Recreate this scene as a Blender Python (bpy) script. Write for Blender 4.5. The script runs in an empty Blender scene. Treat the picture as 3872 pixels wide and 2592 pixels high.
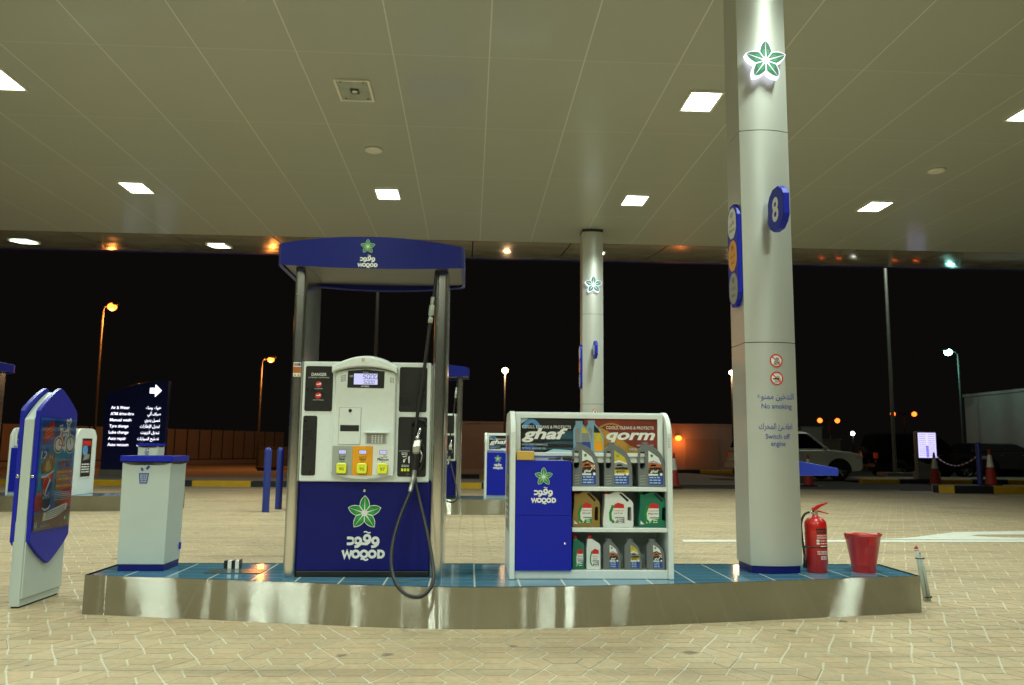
import bpy, math, random
from mathutils import Matrix, Vector
from mathutils.geometry import tessellate_polygon
random.seed(7)
SC = bpy.context.scene
COL = SC.collection
PI = math.pi
R = math.radians

# ------------------------------------------------------------------ camera
CAMZ = 1.16
PITCH, ROLL, YAW = 0.128, 0.0100, 0.0505
cam = bpy.data.cameras.new('camera')
cam_ob = bpy.data.objects.new('camera', cam); COL.objects.link(cam_ob)
fwd = Vector((math.sin(YAW)*math.cos(PITCH), math.cos(YAW)*math.cos(PITCH), math.sin(PITCH)))
rt0 = Vector((math.cos(YAW), -math.sin(YAW), 0)); up0 = rt0.cross(fwd)
rt = math.cos(ROLL)*rt0 + math.sin(ROLL)*up0
up = -math.sin(ROLL)*rt0 + math.cos(ROLL)*up0
cam_ob.matrix_world = Matrix(((rt.x, up.x, -fwd.x, 0), (rt.y, up.y, -fwd.y, 0), (rt.z, up.z, -fwd.z, CAMZ), (0, 0, 0, 1)))
cam.sensor_fit = 'HORIZONTAL'; cam.sensor_width = 23.6; cam.lens = 3090/3872*23.6
cam.clip_start = 0.05; cam.clip_end = 2000
cam.dof.use_dof = True; cam.dof.focus_distance = 5.9; cam.dof.aperture_fstop = 3.0
SC.camera = cam_ob

# ------------------------------------------------------------------ world: a night sky, nearly black
W = bpy.data.worlds.new('World'); SC.world = W; W.use_nodes = True
bg = W.node_tree.nodes['Background']; bg.inputs[0].default_value = (0.0034, 0.0030, 0.0026, 1); bg.inputs[1].default_value = 1.0

# ------------------------------------------------------------------ exposure and render settings
SC.view_settings.view_transform = 'Standard'; SC.view_settings.look = 'None'
SC.view_settings.exposure = 0.0; SC.view_settings.gamma = 1.0
SC.render.engine = 'CYCLES'
SC.cycles.max_bounces = 8; SC.cycles.diffuse_bounces = 4; SC.cycles.glossy_bounces = 4
SC.cycles.sample_clamp_indirect = 5.0; SC.cycles.sample_clamp_direct = 28.0
SC.cycles.use_denoising = True
LAMP_POWER = 16.0          # emission of the canopy lamps' glass
LAMP_WATTS = 82.0          # the down-light each lamp throws, cut off towards the sides
LAMP_SPREAD = 150.0
LAMP_COL = (0.865, 1.0, 0.86)

# ------------------------------------------------------------------ materials
def lin(c):
    def f(v):
        v /= 255.0
        return v/12.92 if v <= 0.04045 else ((v+0.055)/1.055)**2.4
    return tuple(f(v) for v in c)
MATS = {}
def mat(name, col, rough=.5, metal=0., var=.05, scale=6., bump=0., coat=0., emit=None, es=0., spec=.5, rvar=.0, stretch=None):
    """col: linear base colour; var: strength of a mottled variation; rvar: roughness variation."""
    m = bpy.data.materials.new(name); m.use_nodes = True; nt = m.node_tree; b = nt.nodes['Principled BSDF']
    b.inputs['Base Color'].default_value = (*col, 1); b.inputs['Roughness'].default_value = rough
    b.inputs['Metallic'].default_value = metal; b.inputs['Specular IOR Level'].default_value = spec
    b.inputs['Coat Weight'].default_value = coat; b.inputs['Coat Roughness'].default_value = .06
    if emit: b.inputs['Emission Color'].default_value = (*emit, 1); b.inputs['Emission Strength'].default_value = es
    if var or rvar or bump:
        tc = nt.nodes.new('ShaderNodeTexCoord'); mp = nt.nodes.new('ShaderNodeMapping')
        nt.links.new(tc.outputs['Object'], mp.inputs[0])
        if stretch: mp.inputs['Scale'].default_value = stretch
        nz = nt.nodes.new('ShaderNodeTexNoise'); nz.inputs['Scale'].default_value = scale; nz.inputs['Detail'].default_value = 6
        nt.links.new(mp.outputs[0], nz.inputs['Vector'])
        if var:
            mx = nt.nodes.new('ShaderNodeMix'); mx.data_type = 'RGBA'
            mx.inputs[6].default_value = (*[max(0, c*(1-var*2)) for c in col], 1)
            mx.inputs[7].default_value = (*[min(1, c*(1+var*2)) for c in col], 1)
            nt.links.new(nz.outputs[0], mx.inputs[0]); nt.links.new(mx.outputs[2], b.inputs['Base Color'])
        if rvar:
            mr = nt.nodes.new('ShaderNodeMapRange'); mr.inputs[1].default_value = .3; mr.inputs[2].default_value = .7
            mr.inputs[3].default_value = max(.02, rough-rvar); mr.inputs[4].default_value = rough+rvar
            nt.links.new(nz.outputs[0], mr.inputs[0]); nt.links.new(mr.outputs[0], b.inputs['Roughness'])
        if bump:
            bp = nt.nodes.new('ShaderNodeBump'); bp.inputs['Strength'].default_value = bump; bp.inputs['Distance'].default_value = .01
            nt.links.new(nz.outputs[0], bp.inputs['Height']); nt.links.new(bp.outputs[0], b.inputs['Normal'])
    MATS[name] = m
    return m
def glow(name, col, es):
    return mat(name, (0.02, 0.02, 0.02), .4, var=0, emit=col, es=es)

mat('blue paint', (0.005, 0.014, 0.40), .45, spec=.3, var=.04)
mat('stand blue', (0.008, 0.014, 0.36), .4, spec=.35, var=.04)
mat('head blue', (0.005, 0.010, 0.165), .4, spec=.3, var=.04)
mat('navy panel', (0.0035, 0.006, 0.135), .4, spec=.25, var=.06, scale=3, rvar=.06)
mat('blue edge', (0.03, 0.06, 0.52), .3, coat=.4, var=.03)
mat('pole blue', (0.02, 0.04, 0.26), .45, var=.08)
mat('light grey plastic', (0.74, 0.79, 0.76), .42, var=.03, bump=.03, scale=30, rvar=.05)
mat('grey powder coat', (0.47, 0.535, 0.51), .45, var=.03, scale=4)
mat('silver label', (0.36, 0.39, 0.35), .4, var=.02)
mat('gold label', (0.85, 0.36, 0.006), .4, var=.02)
mat('white label', (0.80, 0.82, 0.78), .4, var=.02)
mat('white paint', (0.78, 0.79, 0.74), .4, var=.02)
mat('white print', (0.82, 0.83, 0.80), .5, var=0)
mat('black print', (0.02, 0.02, 0.02), .5, var=0)
mat('grey print', (0.25, 0.25, 0.24), .5, var=0)
mat('black plastic', (0.012, 0.012, 0.012), .4, var=.05, rvar=.06)
mat('dark panel', (0.02, 0.02, 0.019), .3, var=.05, rvar=.05)
mat('shadow gap', (0.01, 0.01, 0.01), .8, var=0)
mat('rubber', (0.014, 0.014, 0.014), .42, var=.06, scale=40)
mat('chrome', (0.75, 0.75, 0.72), .18, metal=1, var=.02)
mat('dull alloy', (0.50, 0.50, 0.47), .35, metal=.9, var=.06, scale=20)
mat('lime button', (0.72, 0.76, 0.03), .35, var=.02, emit=(0.72, 0.76, 0.03), es=.12)
mat('red paint', (0.52, 0.012, 0.010), .3, coat=.5, var=.05)
mat('red print', (0.62, 0.02, 0.015), .5, var=0)
mat('green print', (0.01, 0.26, 0.04), .4, var=0)
mat('pale green print', (0.03, 0.40, 0.07), .4, var=0)
mat('blue print', (0.03, 0.06, 0.34), .5, var=0)
mat('sky print', (0.10, 0.30, 0.62), .45, var=.25, scale=9)
mat('orange print', (0.68, 0.20, 0.03), .5, var=.1, scale=30)
mat('sponge', (0.62, 0.40, 0.09), .95, var=.12, scale=90, bump=.4)
mat('yellow paint', (0.62, 0.36, 0.012), .6, var=.10, scale=5)
mat('kerb black', (0.018, 0.020, 0.022), .7, var=.15, scale=5)
mat('concrete', (0.33, 0.31, 0.26), .9, var=.12, scale=4, bump=.2)
mat('cone red', (0.42, 0.035, 0.02), .6, var=.08)
mat('road white', (0.62, 0.62, 0.55), .7, var=.12, scale=7)
mat('lcd', (0.3, 0.3, 0.5), .3, var=0, emit=(0.56, 0.56, 0.95), es=.85)
mat('soffit', (0.11, 0.105, 0.09), .4, metal=.3, var=.05)
mat('lamp metal', (0.32, 0.33, 0.30), .5, metal=.3, var=.06)
mat('galvanised', (0.20, 0.22, 0.18), .5, metal=.3, var=.06)
mat('conduit', (0.42, 0.47, 0.42), .5, var=.08)
mat('tyre', (0.012, 0.012, 0.012), .8, var=.1)
mat('car glass', (0.006, 0.006, 0.007), .05, var=0, coat=.5)
mat('pole pale', (0.16, 0.18, 0.15), .5, var=.06)
mat('pole dark', (0.05, 0.05, 0.045), .5, metal=.2, var=.06)
mat('car white', (0.78, 0.80, 0.70), .25, coat=.8, var=.02)
mat('car black', (0.006, 0.006, 0.007), .12, coat=1., var=0)
mat('tail lamp', (0.35, 0.01, 0.008), .2, var=0, emit=(1, .12, .03), es=.05)
mat('head lamp', (0.6, 0.6, 0.62), .1, var=0, coat=1)
mat('wall plaster', (0.36, 0.30, 0.26), .9, var=.08, scale=1.5, bump=.1)
mat('white plaster', (0.42, 0.40, 0.38), .9, var=.06, scale=1.5, bump=.1)
mat('fence metal', (0.30, 0.24, 0.17), .6, var=.06, scale=2)
mat('utility green', (0.07, 0.075, 0.05), .6, var=.08)
mat('dark metal', (0.05, 0.05, 0.05), .5, metal=.5, var=.06)
mat('sensor', (0.62, 0.60, 0.50), .5, var=.02)
mat('lamp frame', (0.70, 0.68, 0.56), .4, var=.03)
mat('cover plate', (0.10, 0.15, 0.16), .22, metal=.3, var=.06)
mat('dead glass', (0.30, 0.34, 0.28), .12, var=.15, scale=5, coat=.5)
mat('bag', (0.01, 0.01, 0.01), .3, var=0, bump=.6, scale=25)
# the lit things of the place
glow('lamp glass', LAMP_COL, LAMP_POWER)
glow('star white', (0.82, 0.82, 1.0), 1.7)
glow('star green', (0.003, 0.19, 0.06), 1.0)
glow('star pale green', (0.015, 0.42, 0.11), 1.0)
glow('sign white', (0.86, 0.86, 1.0), 2.2)
glow('menu white', (0.62, 0.58, 1.0), 1.35)
glow('menu lilac', (0.30, 0.27, 0.95), .9)
glow('sodium', (1.0, 0.19, 0.022), 6.0)
glow('sodium far', (1.0, 0.13, 0.014), 5.0)
glow('sodium pale', (1.0, 0.62, 0.30), 22.0)
glow('mercury', (0.25, 1.0, 0.80), 25.0)
glow('far white', (0.9, 1.0, 0.8), 12.0)

def steel(name, col, rough, aniso, wav, scale):
    m = bpy.data.materials.new(name); m.use_nodes = True; nt = m.node_tree; b = nt.nodes['Principled BSDF']
    b.inputs['Base Color'].default_value = (*col, 1); b.inputs['Metallic'].default_value = 1
    b.inputs['Roughness'].default_value = rough; b.inputs['Anisotropic'].default_value = aniso
    g = nt.nodes.new('ShaderNodeNewGeometry'); vm = nt.nodes.new('ShaderNodeVectorMath'); vm.operation = 'CROSS_PRODUCT'
    nt.links.new(g.outputs['True Normal'], vm.inputs[0]); vm.inputs[1].default_value = (0, 0, 1)
    up_ = nt.nodes.new('ShaderNodeCombineXYZ'); up_.inputs[2].default_value = 1
    if aniso > 0: nt.links.new(up_.outputs[0], b.inputs['Tangent'])
    elif aniso < 0: nt.links.new(vm.outputs[0], b.inputs['Tangent'])
    b.inputs['Anisotropic'].default_value = abs(aniso)
    tc = nt.nodes.new('ShaderNodeTexCoord'); mp = nt.nodes.new('ShaderNodeMapping'); mp.inputs['Scale'].default_value = scale
    nz = nt.nodes.new('ShaderNodeTexNoise'); nz.inputs['Scale'].default_value = 1.; nz.inputs['Detail'].default_value = 2
    nt.links.new(tc.outputs['Object'], mp.inputs[0]); nt.links.new(mp.outputs[0], nz.inputs['Vector'])
    bp = nt.nodes.new('ShaderNodeBump'); bp.inputs['Strength'].default_value = wav; bp.inputs['Distance'].default_value = .05
    nt.links.new(nz.outputs[0], bp.inputs['Height']); nt.links.new(bp.outputs[0], b.inputs['Normal'])
    n2 = nt.nodes.new('ShaderNodeTexNoise'); n2.inputs['Scale'].default_value = 3.; n2.inputs['Detail'].default_value = 3
    nt.links.new(tc.outputs['Object'], n2.inputs['Vector'])
    mr = nt.nodes.new('ShaderNodeMapRange'); mr.inputs[3].default_value = rough*.88; mr.inputs[4].default_value = rough*1.14
    nt.links.new(n2.outputs[0], mr.inputs[0]); nt.links.new(mr.outputs[0], b.inputs['Roughness'])
    MATS[name] = m
def brushed(name, col, rough, spread, wav):
    m = bpy.data.materials.new(name); m.use_nodes = True; nt = m.node_tree; N = nt.nodes; L = nt.links; b = N['Principled BSDF']
    b.inputs['Base Color'].default_value = (*col, 1); b.inputs['Metallic'].default_value = 1; b.inputs['Roughness'].default_value = rough
    tc = N.new('ShaderNodeTexCoord'); g = N.new('ShaderNodeNewGeometry')
    mp = N.new('ShaderNodeMapping'); mp.inputs['Scale'].default_value = (310, 310, 9100); L.new(tc.outputs['Object'], mp.inputs[0])
    wn = N.new('ShaderNodeTexWhiteNoise'); wn.noise_dimensions = '3D'; L.new(mp.outputs[0], wn.inputs['Vector'])
    sp = N.new('ShaderNodeSeparateColor'); L.new(wn.outputs['Color'], sp.inputs[0])
    def mth(op, a, c):
        n = N.new('ShaderNodeMath'); n.operation = op
        for i, q in enumerate((a, c)):
            if isinstance(q, (int, float)): n.inputs[i].default_value = q
            else: L.new(q, n.inputs[i])
        return n.outputs[0]
    tilt = mth('MULTIPLY', mth('SUBTRACT', mth('ADD', sp.outputs[0], sp.outputs[1]), 1.), spread)
    # long low waves of the sheet bend the streaks sideways
    m2 = N.new('ShaderNodeMapping'); m2.inputs['Scale'].default_value = (2.3, 2.3, .25); L.new(tc.outputs['Object'], m2.inputs[0])
    nz = N.new('ShaderNodeTexNoise'); nz.inputs['Scale'].default_value = 1.; nz.inputs['Detail'].default_value = 2; L.new(m2.outputs[0], nz.inputs['Vector'])
    side = mth('MULTIPLY', mth('SUBTRACT', nz.outputs[0], .5), wav)
    cb = N.new('ShaderNodeCombineXYZ'); L.new(side, cb.inputs[0]); L.new(tilt, cb.inputs[2])
    ad = N.new('ShaderNodeVectorMath'); ad.operation = 'ADD'; L.new(g.outputs['Normal'], ad.inputs[0]); L.new(cb.outputs[0], ad.inputs[1])
    nn = N.new('ShaderNodeVectorMath'); nn.operation = 'NORMALIZE'; L.new(ad.outputs[0], nn.inputs[0]); L.new(nn.outputs[0], b.inputs['Normal'])
    n3 = N.new('ShaderNodeTexNoise'); n3.inputs['Scale'].default_value = 2.5; n3.inputs['Detail'].default_value = 7; L.new(tc.outputs['Object'], n3.inputs['Vector'])
    mx = N.new('ShaderNodeMix'); mx.data_type = 'RGBA'; L.new(n3.outputs[0], mx.inputs[0]); mx.inputs[6].default_value = (*[c*.82 for c in col], 1); mx.inputs[7].default_value = (*[min(1, c*1.14) for c in col], 1)
    L.new(mx.outputs[2], b.inputs['Base Color'])
    MATS[name] = m
brushed('brushed steel', (0.50, 0.505, 0.455), .04, 1.15, .16)
steel('polished steel', (0.70, 0.69, 0.64), .25, -.6, .006, (7, 7, .35))
steel('column paint', (0.58, 0.60, 0.555), .42, .0, .0, (1, 1, 1))
MATS['column paint'].node_tree.nodes['Principled BSDF'].inputs['Metallic'].default_value = .55

def grid_mat(name, base, line, px, py, wx, wy, ox=0., oy=0., rough=.5, coat=0., var=.06, lx=1., ly=1., tint=.03, big=.0):
    """panels or tiles laid in a grid in object space: joints of width wx, wy every px, py metres"""
    m = bpy.data.materials.new(name); m.use_nodes = True; nt = m.node_tree; N = nt.nodes; L = nt.links; b = N['Principled BSDF']
    b.inputs['Roughness'].default_value = rough; b.inputs['Coat Weight'].default_value = coat; b.inputs['Coat Roughness'].default_value = .1
    tc = N.new('ShaderNodeTexCoord'); sp = N.new('ShaderNodeSeparateXYZ'); L.new(tc.outputs['Object'], sp.inputs[0])
    def mth(op, a, v=None):
        n = N.new('ShaderNodeMath'); n.operation = op
        if isinstance(a, (int, float)): n.inputs[0].default_value = a
        else: L.new(a, n.inputs[0])
        if v is not None:
            if isinstance(v, (int, float)): n.inputs[1].default_value = v
            else: L.new(v, n.inputs[1])
        return n.outputs[0]
    def joint(o, p, w, off):
        q = mth('DIVIDE', mth('SUBTRACT', o, off), p)
        fr = mth('FRACT', q)
        d = mth('MULTIPLY', mth('MINIMUM', fr, mth('SUBTRACT', 1., fr)), p)
        return mth('LESS_THAN', d, w/2), mth('FLOOR', q)
    jx, fx = joint(sp.outputs[0], px, wx, ox); jy, fy = joint(sp.outputs[1], py, wy, oy)
    wn = N.new('ShaderNodeTexWhiteNoise'); wn.noise_dimensions = '2D'
    cb = N.new('ShaderNodeCombineXYZ'); L.new(fx, cb.inputs[0]); L.new(fy, cb.inputs[1]); L.new(cb.outputs[0], wn.inputs['Vector'])
    nz = N.new('ShaderNodeTexNoise'); nz.inputs['Scale'].default_value = 1.3 if big else 7; nz.inputs['Detail'].default_value = 6; L.new(tc.outputs['Object'], nz.inputs['Vector'])
    v = mth('ADD', mth('MULTIPLY', mth('SUBTRACT', wn.outputs[0], .5), tint*2), mth('MULTIPLY', mth('SUBTRACT', nz.outputs[0], .5), var*2))
    sc = N.new('ShaderNodeVectorMath'); sc.operation = 'SCALE'; sc.inputs[0].default_value = base; L.new(mth('ADD', v, 1.), sc.inputs[3])
    j = mth('MAXIMUM', mth('MULTIPLY', jx, lx), mth('MULTIPLY', jy, ly))
    mx = N.new('ShaderNodeMix'); mx.data_type = 'RGBA'; L.new(j, mx.inputs[0]); L.new(sc.outputs[0], mx.inputs[6]); mx.inputs[7].default_value = (*line, 1)
    L.new(mx.outputs[2], b.inputs['Base Color'])
    MATS[name] = m
    return m
grid_mat('canopy panel', (0.365, 0.385, 0.315), (0.66, 0.67, 0.59), 1.024, 1.96, .014, .011, -9.07, 8.295, rough=.34, coat=.25, lx=.75, ly=.40, tint=.012, var=.03, big=1)
grid_mat('island tile', (0.075, 0.20, 0.30), (0.60, 0.64, 0.57), .30, .15, .012, .006, .05, .0, rough=.085, coat=.0, lx=1., ly=.30, tint=.10, var=.12)

# outer strip of the canopy: glossy metal panels
m = mat('canopy edge metal', (0.34, 0.31, 0.23), .12, metal=.1, var=.05, scale=2, rvar=.05, coat=.3)

# fence panels: dark upright gaps every 0.9 m
def fence_material():
    m = MATS['fence metal']; nt = m.node_tree; b = nt.nodes['Principled BSDF']
fence_material()

# paving: every block has its own tint in the colour attribute, plus stains
def paver_mat():
    m = bpy.data.materials.new('paving block'); m.use_nodes = True; nt = m.node_tree; N = nt.nodes; L = nt.links; b = N['Principled BSDF']
    b.inputs['Roughness'].default_value = .72
    at = N.new('ShaderNodeAttribute'); at.attribute_name = 'tint'
    tc = N.new('ShaderNodeTexCoord')
    n1 = N.new('ShaderNodeTexNoise'); n1.inputs['Scale'].default_value = .7; n1.inputs['Detail'].default_value = 8; n1.inputs['Roughness'].default_value = .65
    n2 = N.new('ShaderNodeTexNoise'); n2.inputs['Scale'].default_value = 28; n2.inputs['Detail'].default_value = 5
    n3 = N.new('ShaderNodeTexNoise'); n3.inputs['Scale'].default_value = 2.6; n3.inputs['Detail'].default_value = 4; n3.inputs['Distortion'].default_value = .6
    for n in (n1, n2, n3): L.new(tc.outputs['Object'], n.inputs['Vector'])
    def ramp(src, a, bb, lo, hi):
        r = N.new('ShaderNodeMapRange'); r.inputs[1].default_value = a; r.inputs[2].default_value = bb; r.inputs[3].default_value = lo; r.inputs[4].default_value = hi
        L.new(src, r.inputs[0]); return r.outputs[0]
    def mul(a, c):
        n = N.new('ShaderNodeMath'); n.operation = 'MULTIPLY'; L.new(a, n.inputs[0]); L.new(c, n.inputs[1]); return n.outputs[0]
    f = mul(mul(ramp(n1.outputs[0], .35, .65, .88, 1.06), ramp(n2.outputs[0], .25, .75, .86, 1.1)), ramp(n3.outputs[0], .66, .76, 1., .72))
    vo = N.new('ShaderNodeTexVoronoi'); vo.inputs['Scale'].default_value = 3.1; L.new(tc.outputs['Object'], vo.inputs['Vector'])
    vs = N.new('ShaderNodeSeparateColor'); L.new(vo.outputs['Color'], vs.inputs[0])
    n4 = N.new('ShaderNodeTexNoise'); n4.inputs['Scale'].default_value = 14; n4.inputs['Detail'].default_value = 4; L.new(tc.outputs['Object'], n4.inputs['Vector'])
    def op2(o, a, c):
        n = N.new('ShaderNodeMath'); n.operation = o
        for i, q in enumerate((a, c)):
            if isinstance(q, (int, float)): n.inputs[i].default_value = q
            else: L.new(q, n.inputs[i])
        return n.outputs[0]
    # drips: some cells carry a ragged dark spot, a few a larger oil stain
    rad = op2('MULTIPLY', op2('MULTIPLY', vs.outputs[0], vs.outputs[1]), .20)
    dd = op2('SUBTRACT', op2('ADD', vo.outputs['Distance'], op2('MULTIPLY', op2('SUBTRACT', n4.outputs[0], .5), .16)), rad)
    spot = ramp(dd, -.03, .015, .50, 1.)
    f = mul(f, spot)
    m5 = N.new('ShaderNodeMapping'); m5.inputs['Scale'].default_value = (.22, 2.2, 1); L.new(tc.outputs['Object'], m5.inputs[0])
    n5 = N.new('ShaderNodeTexNoise'); n5.inputs['Scale'].default_value = 1.6; n5.inputs['Detail'].default_value = 5; L.new(m5.outputs[0], n5.inputs['Vector'])
    f = mul(f, ramp(n5.outputs[0], .53, .70, 1., .74))
    sc = N.new('ShaderNodeVectorMath'); sc.operation = 'SCALE'; L.new(at.outputs['Color'], sc.inputs[0]); L.new(f, sc.inputs[3])
    L.new(sc.outputs[0], b.inputs['Base Color'])
    bp = N.new('ShaderNodeBump'); bp.inputs['Strength'].default_value = .25; bp.inputs['Distance'].default_value = .004
    L.new(n2.outputs[0], bp.inputs['Height']); L.new(bp.outputs[0], b.inputs['Normal'])
    L.new(ramp(n1.outputs[0], .3, .7, .8, .55), b.inputs['Roughness'])
    MATS['paving block'] = m
paver_mat()
mat('paving sheet', (0.40, 0.325, 0.215), .75, var=.15, scale=3, bump=.2)
mat('asphalt', (0.055, 0.05, 0.042), .85, var=.2, scale=3, bump=.3)

# ------------------------------------------------------------------ mesh builder
def FR(o=(0, 0, 0), face='front'):
    """frame for drawing on a surface: u right, v up, w out of the surface"""
    ux, w = {'front': ((1, 0, 0), (0, -1, 0)), 'right': ((0, 1, 0), (1, 0, 0)), 'left': ((0, -1, 0), (-1, 0, 0)), 'back': ((-1, 0, 0), (0, 1, 0))}[face]
    return Matrix(((ux[0], 0, w[0], o[0]), (ux[1], 0, w[1], o[1]), (ux[2], 1, w[2], o[2]), (0, 0, 0, 1)))
TOP = lambda o=(0, 0, 0): Matrix.Translation(o)

_tcache = {}
def text_mesh(s, bold, shear):
    k = (s, bold, shear)
    if k not in _tcache:
        c = bpy.data.curves.new('t', 'FONT'); c.body = s; c.size = 1; c.offset = bold; c.shear = shear; c.resolution_u = 4
        o = bpy.data.objects.new('t', c); me = o.to_mesh()
        V = [v.co.copy() for v in me.vertices]; F = [tuple(p.vertices) for p in me.polygons]
        o.to_mesh_clear(); bpy.data.objects.remove(o); bpy.data.curves.remove(c)
        _tcache[k] = (V, F)
    return _tcache[k]

class MB:
    def __init__(s): s.v = []; s.f = []; s.m = []; s.s = []; s.mats = []
    def mi(s, n):
        if n not in s.mats: s.mats.append(n)
        return s.mats.index(n)
    def add(s, V, F, m, smooth=False, M=None):
        b = len(s.v)
        s.v += [tuple(M @ Vector(p)) for p in V] if M is not None else [tuple(p) for p in V]
        i = s.mi(m)
        for f in F: s.f.append([b+k for k in f]); s.m.append(i); s.s.append(smooth)
        return s
    def box(s, x0, x1, y0, y1, z0, z1, m, M=None):
        V = [(x, y, z) for z in (z0, z1) for y in (y0, y1) for x in (x0, x1)]
        return s.add(V, [(0, 2, 3, 1), (4, 5, 7, 6), (0, 1, 5, 4), (2, 6, 7, 3), (0, 4, 6, 2), (1, 3, 7, 5)], m, False, M)
    def flat(s, P, m, M=None, w=0.):
        return s.add([(p[0], p[1], w) for p in P], [tuple(range(len(P)))], m, False, M)
    def prism(s, P, w0, w1, m, M=None, holes=(), cap=None, smooth=False):
        loops = [list(P)]+[list(h) for h in holes]
        V = []; F = []; base = 0; n = sum(len(l) for l in loops)
        for l in loops: V += [(p[0], p[1], w0) for p in l]
        for l in loops: V += [(p[0], p[1], w1) for p in l]
        for l in loops:
            k = len(l)
            for i in range(k):
                a = base+i; b = base+(i+1) % k
                F.append((a, b, n+b, n+a))
            base += k
        s.add(V, F, m, smooth, M)
        if holes:
            T = tessellate_polygon([[Vector((p[0], p[1], 0)) for p in l] for l in loops])
            C = [tuple(t[::-1]) for t in T]+[tuple(n+i for i in t) for t in T]
        else: C = [tuple(range(n))[::-1], tuple(range(n, 2*n))]
        b = len(s.v)-len(V); i = s.mi(cap or m)
        for f in C: s.f.append([b+k for k in f]); s.m.append(i); s.s.append(False)
        return s
    def loft(s, rings, m, caps=True, smooth=False, M=None):
        n = len(rings[0]); V = [p for r in rings for p in r]; F = []
        for j in range(len(rings)-1):
            for i in range(n):
                F.append((j*n+i, j*n+(i+1) % n, (j+1)*n+(i+1) % n, (j+1)*n+i))
        s.add(V, F, m, smooth, M)
        if caps:
            b = len(s.v)-len(V); i = s.mi(m); k = len(rings)-1
            for f in (list(range(n))[::-1], [k*n+q for q in range(n)]): s.f.append([b+q for q in f]); s.m.append(i); s.s.append(False)
        return s
    def lathe(s, prof, m, seg=24, M=None, smooth=True, caps=True):
        rings = [[(r*math.cos(2*PI*i/seg), r*math.sin(2*PI*i/seg), z) for i in range(seg)] for r, z in prof]
        return s.loft(rings, m, caps, smooth, M)
    def tube(s, P, r, m, seg=10, caps=True, M=None):
        P = [Vector(p) for p in P]; n = len(P); rr = r if isinstance(r, (list, tuple)) else [r]*n
        rings = []; prev = None
        for i in range(n):
            t = (P[min(i+1, n-1)]-P[max(i-1, 0)]).normalized()
            if prev is None:
                a = Vector((0, 0, 1)) if abs(t.z) < .9 else Vector((1, 0, 0)); e = t.cross(a).normalized()
            else: e = (prev-t*prev.dot(t)).normalized()
            prev = e; g = t.cross(e)
            rings.append([P[i]+rr[i]*(math.cos(2*PI*k/seg)*e+math.sin(2*PI*k/seg)*g) for k in range(seg)])
        return s.loft(rings, m, caps, True, M)
    def stroke(s, P, w, m, M=None, d=0., closed=False, cap=False):
        P = [Vector((p[0], p[1])) for p in P]; n = len(P); Lp = []; Rp = []
        for i in range(n):
            a = P[(i-1) % n] if (closed or i > 0) else P[i]; b = P[(i+1) % n] if (closed or i < n-1) else P[i]
            t1 = (P[i]-a); t2 = (b-P[i])
            if t1.length < 1e-9: t1 = t2
            if t2.length < 1e-9: t2 = t1
            t1.normalize(); t2.normalize(); t = (t1+t2)
            if t.length < 1e-6: t = t1
            t.normalize(); nn = Vector((-t.y, t.x)); k = 1/max(.5, nn.dot(Vector((-t1.y, t1.x))))
            Lp.append(P[i]+nn*w/2*k); Rp.append(P[i]-nn*w/2*k)
        V = [(p.x, p.y, d) for p in Lp]+[(p.x, p.y, d) for p in Rp]
        F = [(n+i, n+(i+1) % n, (i+1) % n, i) for i in range(n if closed else n-1)]
        return s.add(V, F, m, False, M)
    def disc(s, c, r, m, M=None, w=0., seg=20):
        return s.flat([(c[0]+r*math.cos(2*PI*i/seg), c[1]+r*math.sin(2*PI*i/seg)) for i in range(seg)], m, M, w)
    def ring(s, c, r, wd, m, M=None, w=0., seg=24):
        return s.stroke([(c[0]+r*math.cos(2*PI*i/seg), c[1]+r*math.sin(2*PI*i/seg)) for i in range(seg)], wd, m, M, w, True)
    def text(s, t, size, at, m, M=None, w=0., bold=.0, shear=0., align=.5, width=None, warp=None, rot=0.):
        V, F = text_mesh(t, bold, shear)
        if not V: return s
        x0 = min(v.x for v in V); x1 = max(v.x for v in V)
        kx = size if width is None else width/max(1e-6, x1-x0)
        c, sn = math.cos(rot), math.sin(rot); Q = []
        for v in V:
            a = (v.x-x0-(x1-x0)*align)*kx; b = v.y*size
            Q.append((at[0]+a*c-b*sn, at[1]+a*sn+b*c, w))
        if warp: Q = [warp(q) for q in Q]
        return s.add(Q, F, m, False, M)
    def build(s, name, parent=None, bevel=0., seg=2, loc=None, rz=0., angle=35, auto=None):
        me = bpy.data.meshes.new(name); me.from_pydata(s.v, [], s.f)
        for n in s.mats: me.materials.append(MATS[n])
        me.polygons.foreach_set('material_index', s.m); me.polygons.foreach_set('use_smooth', s.s); me.update()
        o = bpy.data.objects.new(name, me); COL.objects.link(o)
        if parent: o.parent = parent
        if loc: o.location = loc
        if rz: o.rotation_euler = (0, 0, rz)
        if bevel:
            b = o.modifiers.new('bevel', 'BEVEL'); b.width = bevel; b.segments = seg; b.limit_method = 'ANGLE'; b.angle_limit = R(angle); b.harden_normals = False
        return o

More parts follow.
